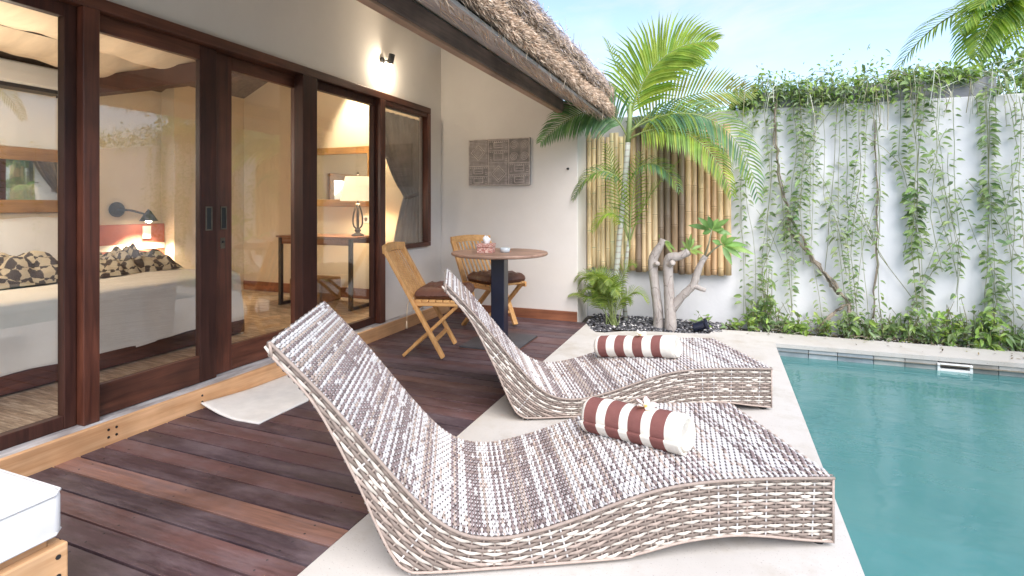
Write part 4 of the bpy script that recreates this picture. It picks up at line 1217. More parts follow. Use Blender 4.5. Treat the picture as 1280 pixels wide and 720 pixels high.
    m.tube([(0,0,.32),(0,0,.40)], .01, 8); m.build('cage', M['dark_metal'], tl, smooth=True)
    m = MB(); m.lathe([(.172,.355),(.122,.60)], (0,0,0), 40, False); o = m.build('lamp_shade', M['shade'], tl, smooth=True); sd = o.modifiers.new('t','SOLIDIFY'); sd.thickness = .003
    m = MB(); m.tube([(0,0,.40),(0,0,.615)],.004,6); m.lathe([(.001,.615),(.009,.62),(.011,.63),(.006,.645),(.001,.65)],(0,0,0),12,False); m.build('finial', M['dark_metal'], tl, smooth=True)
    # mirror on the end wall
    mm = empty('wall_mirror', (-3.96,4.85,1.43), 0, 'honey timber framed mirror on the room wall behind the table lamp', 'mirror')
    m = MB(); m.box(-.37,.37,-.006,.004,-.25,.25); m.build('glass', M['mirror'], mm)
    m = MB(); m.box(-.45,.45,-.02,.006,.251,.33); m.box(-.45,.45,-.02,.006,-.33,-.251); m.box(-.45,-.371,-.021,.005,-.25,.25); m.box(.371,.45,-.021,.005,-.25,.25); m.build('frame', M['goldwood_x'], mm, bevel=.005)
    # sockets
    m = MB(); m.box(-3.66,-3.50,4.848,4.858,.92,1.0); so = m.build('wall_socket', M['white_plastic'], bevel=.004); tag(so, 'white double power socket on the wall beside the lamp base', 'socket')
    m = MB()
    for x in (-3.62,-3.54): m.lathe([(.022,0),(.022,.004),(.018,.004),(.018,.001),(.001,.001)], (x,4.8475,.96), 16, False, None, Matrix.Rotation(PI/2,3,'X'))
    m.build('outlet', M['grey_metal'], so)
    # ceiling downlight that washes the end wall
    m = MB(); m.lathe([(.05,0),(.05,-.012),(.038,-.012),(.034,.0),(.001,.002)], (-3.72,4.55,2.75), 24, False); dl = m.build('ceiling_downlight', M['white_plastic']); tag(dl, 'small lit recessed downlight in the room ceiling by the end wall', 'downlight')
    # curtain
    m = MB(); nu, nv = 96, 40; vs = []; fs = []
    def edges(z):
        zt_ = 1.22
        if z > zt_:
            t = min(1,(z-zt_)/(2.0-zt_)); l = 4.53-.53*t**.6; r_ = 4.78+.03*t
        else:
            t = min(1,(zt_-z)/.5); l = 4.53-.21*t**.8; r_ = 4.78+.03*t
        return l, r_
    for j in range(nv+1):
        z = .12+(1.99-.12)*j/nv; l, r_ = edges(z); w = (r_-l)
        for i in range(nu+1):
            t = i/nu; amp = .014+.010*(1-w/.8)
            y = l+w*t; x = -2.915+amp*math.sin(t*2*PI*11+.6*math.sin(t*9))+.008*math.sin(t*40+z*3)
            vs.append((x,y,z))
    for j in range(nv):
        for i in range(nu):
            a = j*(nu+1)+i; fs.append((a,a+1,a+nu+2,a+nu+1))
    m.add(vs, fs); cu = m.build('curtain', M['curtain'], smooth=True); tag(cu, 'taupe pleated curtain tied back behind the end window', 'curtain')
    m = MB(); m.tube([(-2.91,4.52,1.19),(-2.888,4.58,1.20),(-2.885,4.70,1.225),(-2.90,4.79,1.25)],[.014,.022,.022,.014],8); m.build('tie_back', M['blackwood'], cu, smooth=True)
    m = MB(); m.tube([(-2.92,3.1,2.03),(-2.92,4.84,2.03)], .012, 10); m.build('curtain_rail', M['dark_metal'], cu)
room()

# ------------------------------------------------------------------ garden wall, bamboo screen, beam
def garden():
    m = MB(); m.box(-1.284,4.35,5.40,5.56,-.06,2.0); w = m.build('garden_wall', M['gwall'], bevel=.01); tag(w, 'white plastered garden wall overgrown with hanging vines', 'wall')
    m = MB(); m.box(4.2,4.36,-3,5.398,-.06,2.0); w2 = m.build('garden_wall', M['gwall'], bevel=.01); tag(w2, 'white garden wall along the pool side opposite the glass doors', 'wall')
    m = MB(); m.box(.25,2.06,5.42,5.50,2.002,2.155); b = m.build('timber_plank', M['greyplank'], bevel=.004); tag(b, 'weathered grey timber plank lying on top of the garden wall', 'plank')
    s = empty('bamboo_screen', (-.62,5.36,.47), 0, 'bamboo pole screen fixed to the garden wall behind the palm', 'screen')
    random.seed(9); x = -1.275; i = 0
    m = MB(); m.box(-.20,.66,.022,.036,.02,1.30); m.build('backing', M['blackwood'], s)
    while x < .07:
        left = x < -.86
        d = random.uniform(.044,.050) if left else random.uniform(.046,.066)
        r = d/2; cx = x+r+.62
        base = (.70,.55,.32) if left else random.choice([(.52,.37,.20),(.45,.29,.16),(.30,.20,.12),(.56,.42,.25),(.20,.145,.10),(.50,.34,.20)])
        k = random.uniform(.85,1.15); col = tuple(min(.85,c*k*1.25) for c in base)
        m = MB(); z0 = random.uniform(-.02,.02); z1 = (1.36 if left else 1.42)+random.uniform(-.05,.04)
        if x > -.02: base = (.5,.33,.17)
        pts = []; rad = []; z = z0; nodez = z0+random.uniform(.05,.3); gap = random.uniform(.24,.38)
        zs = [z0]
        while nodez < z1-.02: zs += [nodez-.012,nodez-.004,nodez,nodez+.004,nodez+.012]; nodez += gap*random.uniform(.85,1.15)
        zs.append(z1); lean = random.uniform(-.012,.012)
        vs = []
        for q, z in enumerate(zs):
            kk = 1.0
            if q and q < len(zs)-1: kk = [1,1.08,.90,1.08,1][(q-1) % 5]
            pts.append((cx+lean*(z-z0)/1.3, -.012+random.uniform(-.003,.003)*0, z)); rad.append(r*kk)
        m.tube(pts, rad, 14, True, col)
        for q in range(len(zs)):
            if q and q < len(zs)-1 and (q-1) % 5 == 2:
                for e in range(14): m.c[q*14+e] = tuple(k_*.3 for k_ in col)
            elif q and q < len(zs)-1 and (q-1) % 5 in (1,3):
                for e in range(14): m.c[q*14+e] = tuple(min(.9,k_*1.2) for k_ in col)
        m.build('bamboo_pole', M['bamboo'], s, smooth=True)
        x += d*random.uniform(.97,1.04); i += 1
    # black garden spotlight
    f = at(876,412,5.0); g = empty('garden_floodlight', (f.x,4.98,.0), math.radians(0), 'black garden floodlight lying on the pebbles by the frangipani', 'floodlight')
    Rm = Matrix.Rotation(math.radians(68),3,'Y')@Matrix.Rotation(0,3,'Z')
    m = MB(); m.lathe([(.001,-.07),(.03,-.07),(.036,-.06),(.038,.03),(.05,.045),(.05,.062),(.044,.062),(.042,.05),(.001,.048)], (0,0,.055), 22, False, None, Rm); m.build('lamp_head', M['navy'], g, smooth=False)
    m = MB(); m.tube([(-.02,0,-.01),(-.01,0,.05)], .009, 8); m.build('spike', M['dark_metal'], g)
    # skimmer
    k = empty('pool_skimmer', (1.58,4.80,-.062), 0, 'white rectangular skimmer mouth in the far pool edge', 'skimmer')
    m = MB(); y0, y1 = -.012, .10
    m.box(-.105,-.088,y0,y1,-.04,.017); m.box(.088,.105,y0,y1,-.04,.017); m.box(-.088,.088,y0,y1,.006,.0165); m.box(-.088,.088,y0,y1,-.0395,-.022); m.build('frame', M['white_plastic'], k, bevel=.002)
    m = MB(); m.box(-.087,.087,.09,.098,-.021,.005); m.build('flap', M['soffit'], k)
garden()

# ------------------------------------------------------------------ plants
GREEN = [(.16,.24,.09),(.20,.29,.11),(.125,.20,.085),(.24,.33,.13),(.17,.24,.12)]
LIME = [(.26,.38,.09),(.33,.43,.12),(.21,.33,.08)]
PALE = [(.25,.32,.18),(.31,.37,.23),(.20,.27,.15)]
def rv(s=1): return V((random.gauss(0,s),random.gauss(0,s),random.gauss(0,s)))
def jit(c, a=.2):
    k = random.uniform(1-a,1+a); return (c[0]*k*random.uniform(.92,1.08), c[1]*k, c[2]*k*random.uniform(.9,1.1))

def hanging_vine(pts, dens, size, pal, name='hanging_vine', label='slender leafy vine trailing down the white garden wall from its top', group='vines hanging down the garden wall', bare=0, norm=V((0,-1,0)), reach=1.0):
    base = V(pts[0]); pts = [V(p)-base for p in pts]
    m = MB(); m.cur = 0
    fine = []
    for i in range(len(pts)-1):
        seg = max(2,int((pts[i+1]-pts[i]).length/.05))
        for k in range(seg):
            fine.append(pts[i].lerp(pts[i+1], k/seg))
    fine.append(pts[-1])
    ph = random.random()*9
    side = norm.cross(V((0,0,1))).normalized()
    fine = [p+side*.012*mnoise.noise((p.z*4,ph,0))+norm*.006*mnoise.noise((p.z*3,ph,5)) for p in fine]
    m.tube(fine, [random.uniform(.0018,.0028)]*len(fine), 5, True, jit((.22,.24,.12)))
    m.cur = 1
    L = sum((fine[i+1]-fine[i]).length for i in range(len(fine)-1)); n = int(L*dens); sg = 1
    for k in range(n):
        t = (k+random.random()*.7)/n
        if t < bare or random.random() < .10: continue
        f = t*(len(fine)-1); i = min(int(f),len(fine)-2); p = fine[i].lerp(fine[i+1], f-i)
        sg = -sg
        d = side*sg*random.uniform(.5,1.1)+V((0,0,random.uniform(-.55,.25)))+norm*random.uniform(-.05,.6)
        nn = V((0,0,.8))+norm*random.uniform(.3,1)+rv(.25)
        if mnoise.noise((t*L*2.2,ph,3)) < -.12 and random.random() < .8: continue
        l = size*random.uniform(.55,1.25)
        pet = p+d.normalized()*.012*reach
        m.leaf(pet, d, nn, l, l*random.uniform(.42,.56), jit(random.choice(pal)), random.uniform(.1,.5))
    o = m.build(name, [M['stem'], M['leaf']], smooth=False); o.location = base
    tag(o, label, 'vine', group); return o

def gp(x, y, d=.05): return at(x, y, 5.40-d)
def vines():
    random.seed(31)
    # (top px, bottom px, leaf density, size, palette)
    spec = [(922,160,926,330,36,.05,PALE),(934,150,930,392,40,.05,GREEN),(946,140,944,395,55,.048,PALE),(957,120,962,400,70,.05,PALE),(968,125,955,402,60,.05,GREEN),
            (975,110,980,395,62,.045,PALE),(985,105,985,330,75,.055,GREEN),(996,100,992,330,80,.055,GREEN),(1003,95,1000,395,70,.05,PALE),(1010,110,1012,300,60,.05,LIME),
            (1018,100,1022,400,70,.046,PALE),(1030,105,1032,300,40,.045,PALE),(1043,100,1040,345,45,.045,PALE),(1052,110,1052,390,66,.048,GREEN),(1060,98,1066,395,80,.05,PALE),
            (1070,110,1072,410,85,.052,GREEN),(1078,95,1082,300,60,.048,PALE),(1088,110,1094,400,28,.04,PALE),(1096,110,1100,410,26,.05,GREEN),
            (1124,95,1138,385,75,.055,GREEN),(1132,100,1146,400,85,.058,GREEN),(1146,98,1152,405,85,.058,GREEN),(1158,110,1160,395,80,.058,GREEN),(1166,105,1172,345,75,.055,GREEN),
            (1176,105,1180,340,60,.055,GREEN),(1182,120,1200,372,46,.062,GREEN),(1190,190,1205,390,34,.06,GREEN),
            (1236,110,1238,410,90,.055,GREEN),(1244,112,1247,405,95,.055,GREEN),(1240,110,1254,400,80,.055,GREEN),(1252,200,1262,410,60,.055,PALE),(1262,115,1266,330,24,.05,PALE),(1274,130,1276,400,50,.05,GREEN),(1284,120,1288,400,60,.05,GREEN)]
    for (x0,y0,x1,y1,dn,sz,pal) in spec:
        d = random.uniform(.02,.09)
        a = gp(x0,y0,d); b = gp(x1,y1,d); a.x += random.gauss(0,.035); b.x += random.gauss(0,.06); mid1 = a.lerp(b,.35)+V((random.gauss(0,.04),0,0)); mid2 = a.lerp(b,.7)+V((random.gauss(0,.05),0,0))
        hanging_vine([a,mid1,mid2,b], dn*.74*random.uniform(.6,1.25), sz*1.12*random.uniform(.8,1.2), pal)
    # diagonals crossing the wall
    for (q, lab) in (([(1075,260),(1100,320),(1150,385)],'thin vine runner slanting down to the right across the middle of the white wall'),
              ([(1195,240),(1225,310),(1275,395)],'thin vine runner slanting down to the right near the right end of the wall'),
              ([(1100,235),(1080,300),(1068,380)],'thin vine runner leaning left beside the bare stretch of white wall')):
        hanging_vine([gp(x,y,.04) for x,y in q], 30, .05, GREEN, 'vine_runner', lab, None)
    for i in range(20):
        x0 = random.uniform(930,1270); y0 = random.uniform(110,300); sg = random.choice((-1,1)); dx = sg*random.uniform(15,75); dy = random.uniform(50,140)
        q = [(x0,y0),(x0+dx*.35,y0+dy*.25),(x0+dx*.75,y0+dy*.7),(x0+dx,y0+dy)]
        hanging_vine([gp(x,y,random.uniform(.02,.08)) for x,y in q], random.choice((3,8,22,30)), .055, PALE+GREEN, 'vine_runner', 'thin wandering runner crossing between the hanging vines on the white wall', 'runners crossing the vine wall')
    # woody stems
    def woody(q, r, label):
        P = [gp(x,y,d) for x,y,d in q]; base = P[-1]
        fine = []
        for i in range(len(P)-1):
            for k in range(6): fine.append(P[i].lerp(P[i+1],k/6)+rv(.006)-base)
        fine.append(P[-1]-base); m = MB()
        m.tube(fine, [r*(.6+.5*i/len(fine)) for i in range(len(fine))], 9, True, None, .12)
        f2 = [p+V((math.cos(i*.5)*r*1.5,-abs(math.sin(i*.5))*r*1.3,0)) for i, p in enumerate(fine)]
        m.tube(f2, r*.45, 7, True, None, .1)
        o = m.build('woody_vine', M['wbark'], smooth=True); o.location = base; tag(o, label, 'vine')
    woody([(967,118,.06),(970,170,.05),(974,225,.05),(990,290,.05),(1015,325,.06),(1040,350,.06),(1060,378,.07),(1064,398,  .10)], .012, 'thick twisted woody vine stem curving down the white wall to the soil')
    woody([(1062,375,.05),(1052,385,.09),(1036,395,.12),(1022,412,.14)], .013, 'short woody branch bending left at the foot of the thick vine')
    woody([(985,270,.03),(1010,310,.03),(1035,352,.03),(1048,368,.04)], .010, 'thinner woody stem running beside the thick twisted vine')
    woody([(1093,150,.02),(1097,250,.02),(1095,330,.02),(1092,398,.03)], .006, 'bare pale upright vine stem in the middle of the white wall')
    # tangle over the top of the wall
    m = MB(); m.cur = 0
    for _ in range(95):
        x = random.uniform(.1,2.5) if random.random() < .85 else random.uniform(2.5,4.2); a = V((x,5.46+random.uniform(-.1,.1),2.0+random.uniform(.05,.22)))
        b = a+V((random.uniform(-.35,.35),random.uniform(-.16,-.02),random.uniform(-.1,.12))); c_ = b+V((random.uniform(-.06,.06),-.02,random.uniform(-.45,-.1)))
        pts = [a,a.lerp(b,.5)+V((0,0,.07)),b,b.lerp(c_,.5)+V((0,-.03,.03)),c_]
        m.tube(pts, .0028, 4, False, jit(random.choice([(.42,.44,.34),(.25,.24,.15),(.5,.5,.42)])))
    m.cur = 1
    for _ in range(5300):
        if random.random() < .8: x = random.uniform(.08,1.95)
        else: x = random.uniform(1.95,4.2)
        q = mnoise.noise((x*2.3,3,1)); thick = .17+.12*q
        if 1.36 < x < 1.95: thick *= .45; 
        y = 5.46+random.gauss(0,.09); zc = 2.10+.05*mnoise.noise((x*1.3,7,2))
        if x < .5: zc -= .06*(.5-x)/.4
        if 1.36 < x < 1.95:
            zc = 2.19; y += .05
        z = zc+random.gauss(0,.62)*thick
        if y < 5.38 and z < 1.9 and random.random() < .5: continue
        if 5.39 < y < 5.56 and z < 2.02: z = 2.02+random.random()*.12
        pal = LIME if random.random() < .5 else PALE if random.random() < .65 else GREEN
        d = rv(1)+V((0,-.4,-.1)); l = random.uniform(.035,.068)
        m.leaf((x,y,z), d, V((0,-.4,1))+rv(.4), l, l*.44, jit(random.choice(pal)), .3)
    o = m.build('vine_foliage', [M['stem'], M['leaf']]); tag(o, 'tangled pale green creeper spilling over the top of the garden wall', 'creeper', kind='stuff')
    # bushy bases of the vines
    def shrub(px_, top_y, wid, n, pal, lab, size=.055, Y=5.27, group='leafy clumps along the foot of the wall', name='shrub'):
        c = V((xat(px_,Y),Y,-.01)); h = (top_y and at(px_,top_y,Y).z) or .2
        m = MB(); m.cur = 0; stems = []
        for _ in range(int(10+wid*30)):
            e = V((random.gauss(0,wid*.42), random.gauss(0,.05), h*random.uniform(.25,1.05)))
            e.y = max(-.12,min(.10,e.y)); mid = e*.5+V((random.gauss(0,.02),0,h*.1))
            m.tube([V((e.x*.25,e.y*.3,0)),mid,e], [.003,.0025,.0015], 4, False, jit((.17,.16,.08))); stems.append((V((e.x*.25,e.y*.3,0)),mid,e))
        m.cur = 1
        for k in range(int(n*.36)):
            a, b, e = random.choice(stems); t = random.uniform(.1,1)**1.3
            p = a.lerp(b,t*2) if t < .5 else b.lerp(e,t*2-1)
            p = p+rv(.018); 
            if p.z < .005: p.z = .01
            d = rv(1)+V((0,-.35,.15)); l = size*1.3*random.uniform(.55,1.25)
            m.leaf(p, d, V((0,-.5,1))+rv(.5), l, l*random.uniform(.36,.48), jit(tuple(1.2*q_ for q_ in random.choice(pal))), random.uniform(.05,.4))
        o = m.build(name, [M['stem'], M['leaf']]); o.location = c; tag(o, lab, 'shrub', group)
    G = GREEN+PALE+LIME[:1]; mixp = GREEN+LIME+LIME
    lab = 'low green leafy clump growing along the foot of the vine wall'
    shrub(916,395,.12,90,mixp,lab); shrub(938,372,.14,260,mixp,lab); shrub(958,335,.12,420,G+[(.12,.20,.06)],'tall leafy clump climbing the wall beside the bamboo screen',.05)
    shrub(975,375,.12,160,G,lab); shrub(1000,385,.2,340,LIME+G[:2],'bright lime green clump at the foot of the wall, spilling towards the pool',.055,5.22)
    shrub(1030,392,.16,220,mixp,lab); shrub(1062,385,.16,260,G,lab); shrub(1085,388,.14,230,PALE+G,lab); shrub(1108,372,.16,260,G,lab)
    shrub(1135,380,.16,280,G,lab); shrub(1160,388,.15,240,G,lab); shrub(1185,375,.17,320,mixp,lab); shrub(1212,370,.16,330,G,lab)
    shrub(1238,372,.18,420,LIME+G,'dense lime green clump at the right end of the wall foot',.06,5.24); shrub(1268,385,.18,320,G,lab); shrub(1300,380,.18,260,G,lab)
    shrub(880,390,.07,70,LIME+G,'small rounded leafy plant beside the black garden floodlight',.06,5.22,None)
    m = MB()
    for _ in range(150):
        x = random.uniform(-.1,2.6); y = random.choice((random.uniform(5.17,5.33),random.uniform(5.17,5.33),random.uniform(4.88,5.2))) if x > .45 else random.uniform(4.95,5.3)
        m.leaf((x,y,.004+.004*random.random()), V((random.gauss(0,1),random.gauss(0,1),.12)), V((0,0,1)), random.uniform(.018,.045), random.uniform(.007,.014), random.choice([(.16,.11,.06),(.24,.18,.09),(.10,.075,.05),(.30,.28,.12)]), -.05)
    for _ in range(70):
        x = random.uniform(.2,2.4); a = random.uniform(0,6.3); L = random.uniform(.05,.2); y = random.uniform(5.18,5.3)
        m.tube([(x,y,.012),(x+math.cos(a)*L*.5,y+math.sin(a)*L*.15,.025),(x+math.cos(a)*L,y+math.sin(a)*L*.3,.01)], .0022, 4, False, random.choice([(.35,.30,.22),(.2,.16,.11),(.45,.42,.34)]))
    tag(m.build('leaf_litter', M['attr_matte']), 'dry leaves and twigs scattered along the far pool coping', 'leaf litter', kind='stuff')
    # hanging foliage behind the wall
    def back(px0, px1, z0, z1, n, pal, lab, Y=5.95):
        x0, x1 = xat(px0,Y), xat(px1,Y); m = MB(); m.cur = 0; cx = (x0+x1)/2
        for _ in range(9):
            x = random.uniform(x0,x1)-cx; m.tube([(x*.3,0,-.05),(x*.7,random.uniform(-.1,.1),z1*.6),(x,random.uniform(-.15,.15),z1*random.uniform(.85,1))],[.02,.012,.004],6,False,(.2,.16,.1))
        m.cur = 1
        for _ in range(n):
            x = random.uniform(x0,x1); z = random.uniform(z0,z1)*1.0-abs(random.gauss(0,.04)); l = random.uniform(.05,.10)
            m.leaf((x-cx,random.gauss(0,.16),z), rv(1)+V((0,0,.1)), V((0,-.3,1))+rv(.5), l, l*.42, jit(random.choice(pal)), .25)
        o = m.build('tall_shrub', [M['stem'], M['leaf']]); o.location = (cx,Y,-.05); tag(o, lab, 'shrub')
    back(1060,1140,1.7,2.32,700,LIME,'sunny yellow green bush showing behind the wall left of the grey plank')
    back(1225,1330,1.7,2.55,1000,LIME+G,'sunny yellow green bush behind the right end of the garden wall')
    back(800,930,1.6,2.2,600,G+LIME,'green bush behind the wall above the bamboo screen')
    # the reflected side of the garden
    for i in range(12):
        y = .3+i*.42; a = V((4.15,y,2.1)); b = V((4.15,y+random.uniform(-.1,.1),random.uniform(.1,1.0)))
        hanging_vine([a,a.lerp(b,.5)+V((0,.03,0)),b], 60, .06, GREEN+PALE, 'hanging_vine', 'leafy vine trailing down the side wall opposite the glass doors', 'vines on the side wall', norm=V((-1,0,0)))
vines()

def frond(m, pts, n, Lmax, w, pal, up=V((0,0,1)), fwd=.75, droop=.5, start=.18, stemcol=(.24,.30,.10), r0=.009, tipcol=None, sidebias=0):
    P = [V(p) for p in pts]
    fine = []
    K = 40
    # quadratic/cubic bezier through control points
    def bez(t):
        q = P[:]
        while len(q) > 1: q = [q[i].lerp(q[i+1], t) for i in range(len(q)-1)]
        return q[0]
    fine = [bez(i/K) for i in range(K+1)]
    m.cur = 0; m.tube(fine, [r0*(1-.85*i/K) for i in range(K+1)], 6, True, stemcol)
    m.cur = 1
    for k in range(n):
        t = start+(1-start)*(k+.5)/n; f = t*K; i = min(int(f),K-1); p = fine[i].lerp(fine[i+1],f-i); tg = (fine[i+1]-fine[i]).normalized()
        sd = tg.cross(up); sd = sd.normalized() if sd.length > 1e-3 else tg.orthogonal()
        nu = sd.cross(tg).normalized()
        q = (t-start)/(1-start)
        prof = (math.sin(PI*min(1,q*.86+.14)**.75))**.6*(1-.35*q)+.12
        for sg in (-1,1):
            L = Lmax*prof*random.uniform(.9,1.06)
            f_ = fwd+.7*q**2; d = (sd*sg+tg*f_+nu*random.uniform(.15,.35)).normalized()
            b = p
            a1 = b+d*L*.35; a2 = a1+(d+V((0,0,-droop*.5))).normalized()*L*.35; a3 = a2+(d+V((0,0,-droop*1.3))).normalized()*L*.3
            wd = d.cross(nu).normalized(); ww = w*(.6+.4*prof)
            col = jit(random.choice(pal),.15)
            if tipcol and q > .55: col = tuple(c*(1-(q-.55)/.45*.8)+tipcol[e]*(q-.55)/.45*.8 for e, c in enumerate(col))
            fold = nu*ww*.25
            vs = [b-wd*ww*.3,b+wd*ww*.3,a1-wd*ww*.5+fold*.4,a1-fold*.4,a1+wd*ww*.5+fold*.4,a2-wd*ww*.42,a2-fold*.4,a2+wd*ww*.42,a3]
            m.add(vs, [(0,1,3),(0,3,2),(1,4,3),(2,3,6,5),(3,4,7,6),(5,6,8),(6,7,8)], col)
def palm():
    random.seed(44)
    Y = 5.12; base = V((xat(768,Y),Y,-.02)); t = empty('palm_tree', base, 0, 'slender palm with arching fronds growing before the bamboo screen', 'palm')
    def A(x, y, Yy=Y): return at(x,y,Yy)-base
    m = MB(); m.tube([A(764,410),A(768,370),A(774,300),A(779,250),A(783,205),A(786,165)], [.030,.027,.026,.025,.027,.022], 12); m.build('trunk', M['ptrunk'], t, smooth=True)
    m = MB(); m.tube([A(783,408,5.18),A(779,365,5.18),A(783,325,5.18),A(788,285,5.18)], [.022,.02,.018,.012], 10); m.build('trunk', M['ptrunk'], t, smooth=True)
    m = MB(); m.tube([A(785,178),A(787,150),A(788,120)], [.026,.024,.008], 10, True, (.24,.32,.13)); m.build('crown_shaft', M['stem'], t, smooth=True)
    pg = [(.19,.30,.06),(.24,.35,.08),(.15,.25,.06)]; yg = [(.27,.37,.05),(.33,.42,.07),(.22,.34,.05)]; dg = [(.13,.25,.13),(.17,.30,.15),(.10,.20,.11)]; gold = [(.36,.34,.09),(.30,.33,.09),(.22,.29,.08)]
    F = [([A(787,165),A(792,95,5.12),A(835,48,5.1),A(893,52,5.1)],50,.52,.034,yg,V((-.15,-1,.25)),.75,.45,.12,None),
         ([A(787,150),A(800,80,5.3),A(840,60,5.35),A(880,75,5.4)],34,.36,.030,yg,V((-.1,-1,.3)),.7,.3,.2,None),
         ([A(788,165),A(830,118,5.25),A(890,108,5.3),A(942,116,5.3)],42,.36,.028,gold,V((0,-1,.25)),.6,.12,.1,None),
         ([A(786,165),A(850,120,5.0),A(930,135,4.95),A(948,250,4.95)],50,.36,.026,pg+dg,V((0,-.8,.8)),.6,.8,.12,None),
         ([A(785,175),A(830,145,4.9),A(890,160,4.8),A(915,245,4.8)],50,.32,.025,yg+pg,V((0,-.9,.8)),.6,.9,.12,None),
         ([A(784,172),A(765,120,4.9),A(715,135,4.75),A(676,178,4.7)],50,.36,.025,dg,V((.1,-1,.45)),.6,.7,.12,None),
         ([A(786,150),A(780,95,5.2),A(765,65,5.3),A(755,48,5.35)],20,.18,.02,pg+yg,V((1,-.3,.4)),.8,.1,.35,None),
         ([A(781,235),A(765,205,5.0),A(735,205,4.95),A(716,250,4.95)],32,.24,.018,pg+dg,V((0,-.5,1)),.6,.8,.12,None),
         ([A(786,230),A(800,195,5.0),A(830,195,4.95),A(850,240,4.9)],32,.24,.018,pg+dg,V((0,-.5,1)),.6,.8,.12,None),
         ([A(788,300,5.18),A(798,262,5.1),A(815,235,5.05),A(850,200,5.05)],28,.19,.014,yg,V((-.5,-.4,1)),.8,.5,.2,None),
         ([A(786,300,5.18),A(775,265,5.1),A(760,250,5.05),A(740,290,5.0)],28,.20,.015,yg,V((0,-.5,1)),.7,.6,.2,None),
         ([A(787,310,5.18),A(786,270,5.1),A(793,230,5.05),A(800,190,5.0)],26,.20,.014,yg+pg,V((.2,-1,.3)),.8,.5,.2,None),
         ([A(786,300,5.18),A(774,250,5.1),A(768,215,5.05),A(757,180,5.0)],24,.17,.014,yg+pg,V((-.2,-1,.3)),.8,.5,.25,None),
         ([A(785,175),A(800,135,5.3),A(850,135,5.35),A(908,195,5.3)],40,.30,.022,pg+dg,V((0,-.4,1)),.6,.8,.12,None)]
    for (pts,n,L,w,pal,up,fw,dr,stt,tc) in F:
        m = MB(); frond(m, pts, int(n*.88), L, w*.76, pal, up, fw, dr, stt); m.build('frond', [M['stem'], M['palm']], t)
    # feathery low palm at its foot
    b2 = V((xat(765,4.98),5.0,-.02)); s = empty('areca_palm', b2, 0, 'low feathery bright green palm clump at the foot of the slender palm', 'palm')
    for i in range(24):
        a = random.uniform(-.35,PI+.35) if i % 3 else random.uniform(-PI,0); r = random.uniform(.14,.38); h = random.uniform(.30,.60)
        e = V((math.cos(a)*r*1.15, -abs(math.sin(a))*r*.8+.05, h*random.uniform(.55,1)))
        pts = [V((random.gauss(0,.03),random.gauss(0,.02),0)), V((e.x*.25,e.y*.25,h*.7)), V((e.x*.65,e.y*.65,h*1.12)), e]
        m = MB(); frond(m, pts, 24, .15, .010, [(.24,.33,.08),(.30,.39,.10),(.19,.27,.07),(.35,.42,.12)], V((0,-.3,1)), .8, .5, .25, r0=.004); m.build('frond', [M['stem'], M['palm']], s)
    # palm beyond the wall at the right
    b3 = V((2.75,6.1,-.05)); t3 = empty('palm_tree', b3, 0, 'tall palm behind the right end of the wall, fronds drooping over it', 'palm')
    m = MB(); m.tube([(0,0,0),(.02,0,1.2),(0,.02,2.2),(-.02,0,2.85)], [.09,.07,.06,.055], 12); m.build('trunk', M['ptrunk'], t3, smooth=True)
    def Bp(x, y, Yy): return at(x,y,Yy)-b3
    top = V((-.02,0,2.85))
    F = [([top,Bp(1275,-30,5.8),Bp(1240,10,5.65),Bp(1222,70,5.55)],36,.40,.03,.8),([top,Bp(1290,-45,5.8),Bp(1245,-30,5.6),Bp(1200,40,5.5)],36,.40,.03,.5),
         ([top,Bp(1270,-40,5.9),Bp(1225,0,5.7),Bp(1205,110,5.55)],34,.42,.026,.9),
         ([top,Bp(1290,-60,5.8),Bp(1260,-20,5.6),Bp(1222,10,5.5)],36,.36,.024,.35),
         ([top,Bp(1300,-30,6.3),Bp(1260,10,6.2),Bp(1230,90,6.1)],30,.36,.022,.9),
         ([top,Bp(1330,-40,6.0),Bp(1300,0,5.7),Bp(1262,60,5.5)],30,.36,.024,.8),
         ([top,V((.4,-.2,3.3)),V((1.0,-.5,3.2)),V((1.3,-.7,2.6))],30,.4,.024,.7),([top,V((.2,.5,3.4)),V((.4,1.1,3.2)),V((.5,1.4,2.6))],30,.4,.024,.7),([top,V((-.3,.5,3.4)),V((-.7,1.1,3.2)),V((-.9,1.4,2.6))],30,.4,.024,.7)]
    for pts,n,L,w,dr in F:
        m = MB(); frond(m, pts, n, L, w, yg+pg, V((0,-.3,1)), .7, dr, .2, r0=.014); m.build('frond', [M['stem'], M['palm']], t3)
    # palm across the pool, seen only in the glass
    for (bx,by,lab) in ((4.75,1.6,'palm beyond the side wall opposite the fixed glass pane'),(4.8,3.9,'palm beyond the side wall near the garden corner')):
        t4 = copy_tree(t3); t4.location = (bx,by,-.05); t4.rotation_euler.z = bx+by*2; t4['label'] = lab
palm()

